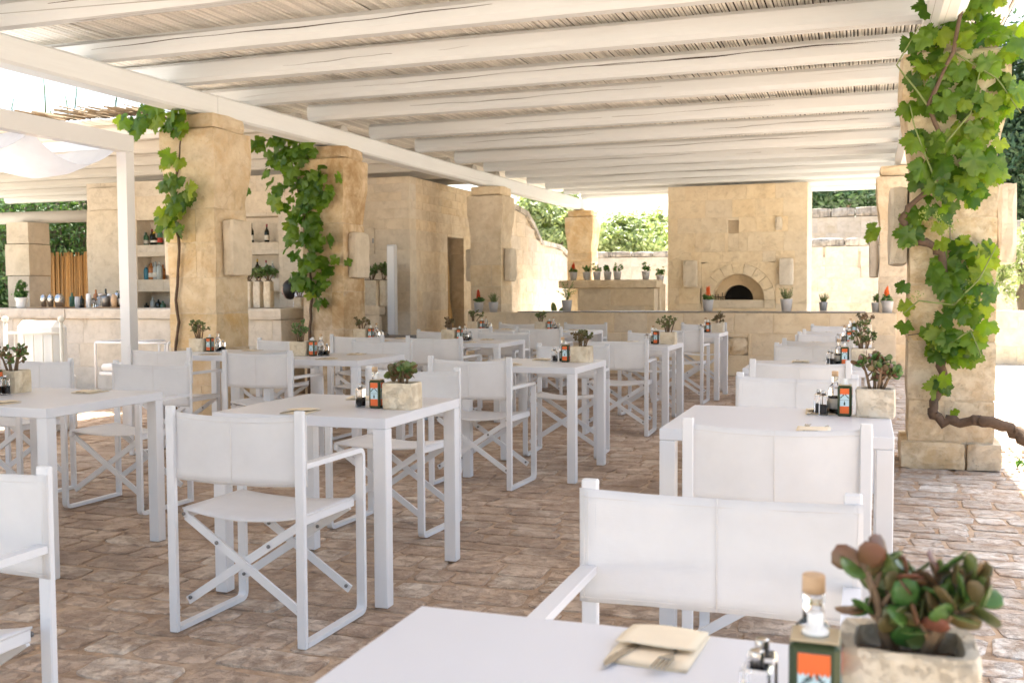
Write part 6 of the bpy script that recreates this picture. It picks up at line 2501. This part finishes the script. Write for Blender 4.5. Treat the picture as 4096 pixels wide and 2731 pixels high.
vine('thick trunked grape vine climbing the plinth column, dense bright leaves', (0.75, 7.33, 0), [(trunk, rad)] + side_stems,
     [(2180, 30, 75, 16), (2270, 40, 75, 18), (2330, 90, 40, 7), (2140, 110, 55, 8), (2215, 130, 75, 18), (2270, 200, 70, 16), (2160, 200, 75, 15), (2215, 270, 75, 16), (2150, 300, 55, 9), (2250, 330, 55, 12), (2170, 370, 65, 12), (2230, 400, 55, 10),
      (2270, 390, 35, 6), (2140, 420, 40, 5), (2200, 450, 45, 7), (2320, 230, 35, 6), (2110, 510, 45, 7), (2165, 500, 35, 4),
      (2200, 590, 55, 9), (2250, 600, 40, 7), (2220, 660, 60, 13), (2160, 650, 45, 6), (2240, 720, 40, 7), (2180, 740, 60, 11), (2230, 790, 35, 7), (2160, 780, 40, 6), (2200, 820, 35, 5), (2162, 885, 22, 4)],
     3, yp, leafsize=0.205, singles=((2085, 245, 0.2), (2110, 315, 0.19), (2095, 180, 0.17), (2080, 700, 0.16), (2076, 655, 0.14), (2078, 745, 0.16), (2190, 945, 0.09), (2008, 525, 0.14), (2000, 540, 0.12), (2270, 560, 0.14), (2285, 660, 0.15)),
     wires=([pt(2182, 480, 0.01), pt(2182, 590, 0.01)], [pt(2085, 770, 0.01), pt(2120, 765, 0.01)]), grapes=((2150, 500, 40), (2120, 490, 30), (2185, 520, 30), (2230, 650, 30), (2225, 690, 30), (2245, 800, 30), (2105, 680, 20)), young=0.22)

y1 = 8.40
st1 = [at_y(403, 800, y1 - 0.02), at_y(410, 740, y1 - 0.02), at_y(404, 690, y1 - 0.02), at_y(409, 620, y1 - 0.02), at_y(413, 560, y1 - 0.03), at_y(400, 500, y1 - 0.03), at_y(395, 430, y1 - 0.04), at_y(412, 380, y1 - 0.04), at_y(415, 320, y1 - 0.04), at_y(380, 270, y1 - 0.05), at_y(330, 262, y1 - 0.05)]
st1 = [Vector((st1[0].x, st1[0].y, 0.0)), Vector((st1[0].x - 0.02, st1[0].y, 0.3))] + st1
vine('thin stemmed grape vine with few leaves on the golden column', (st1[0].x, st1[0].y, 0), [(st1, [0.014] * 9 + [0.011, 0.010, 0.008, 0.006])],
     [(300, 285, 30, 9), (345, 268, 32, 10), (395, 270, 28, 9), (415, 295, 14, 4), (402, 360, 20, 4), (400, 440, 40, 12), (395, 490, 38, 13)], 5, y1, leafsize=0.25, young=0.3)
y2 = 10.78
st2 = [at_y(715, 690, y2 - 0.03), at_y(714, 640, y2 - 0.03), at_y(708, 560, y2 - 0.04), at_y(695, 480, y2 - 0.05), at_y(680, 420, y2 - 0.05), at_y(665, 360, y2 - 0.06), at_y(640, 330, y2 - 0.06), at_y(590, 315, y2 - 0.08)]
st2 = [Vector((at_y(711, 800, y2).x, y2 - 0.03, 0.0)), at_y(711, 775, y2 - 0.03)] + st2
vine('dense dark leaved grape vine hanging on the brown stained column', (st2[0].x, st2[0].y, 0), [(st2, [0.020, 0.02, 0.019, 0.017, 0.015, 0.013, 0.011, 0.009, 0.008, 0.006])],
     [(585, 325, 22, 5), (640, 340, 40, 14), (690, 350, 40, 16), (640, 390, 40, 10), (690, 400, 45, 20), (720, 440, 40, 14), (680, 460, 45, 18), (690, 520, 45, 20), (725, 540, 35, 10), (700, 580, 45, 18), (725, 620, 40, 14), (690, 630, 28, 7), (735, 670, 24, 6), (625, 445, 25, 5)],
     6, y2, leafsize=0.235, singles=((775, 405, 0.2), (566, 437, 0.16), (770, 595, 0.18), (798, 600, 0.14), (740, 380, 0.18)), young=0.05)

# ------------------------------------------------------------------ small things: pebbles, weeds at the plinth, fallen leaf
r = random.Random(40)
m = MB()
for k in range(160):
    x, y = r.uniform(0.92, 1.9), r.uniform(7.35, 8.6)
    s = r.uniform(0.008, 0.03)
    vs, fs = rough_box((x - s, y - s * 0.8, -0.002), (x + s, y + s * 0.8, s * 1.1), r, s * 0.5, s * 0.15, 2)
    m.add(vs, fs)
tag(m.build('pebbles', M['stone_pale']), 'loose pale pebbles beside the column plinth', 'pebbles', kind='stuff')
m = MB()
for (cx, cy, n) in ((1.05, 7.75, 40), (1.35, 7.9, 30), (1.2, 7.2, 26)):
    leaf_cloud(m, (cx, cy, 0.03), (0.10, 0.08, 0.03), n, 0.03, r, clumps=5)
tag(m.build('weeds', M['herb']), 'small weeds growing between pebbles beside the plinth', 'weeds', kind='stuff')
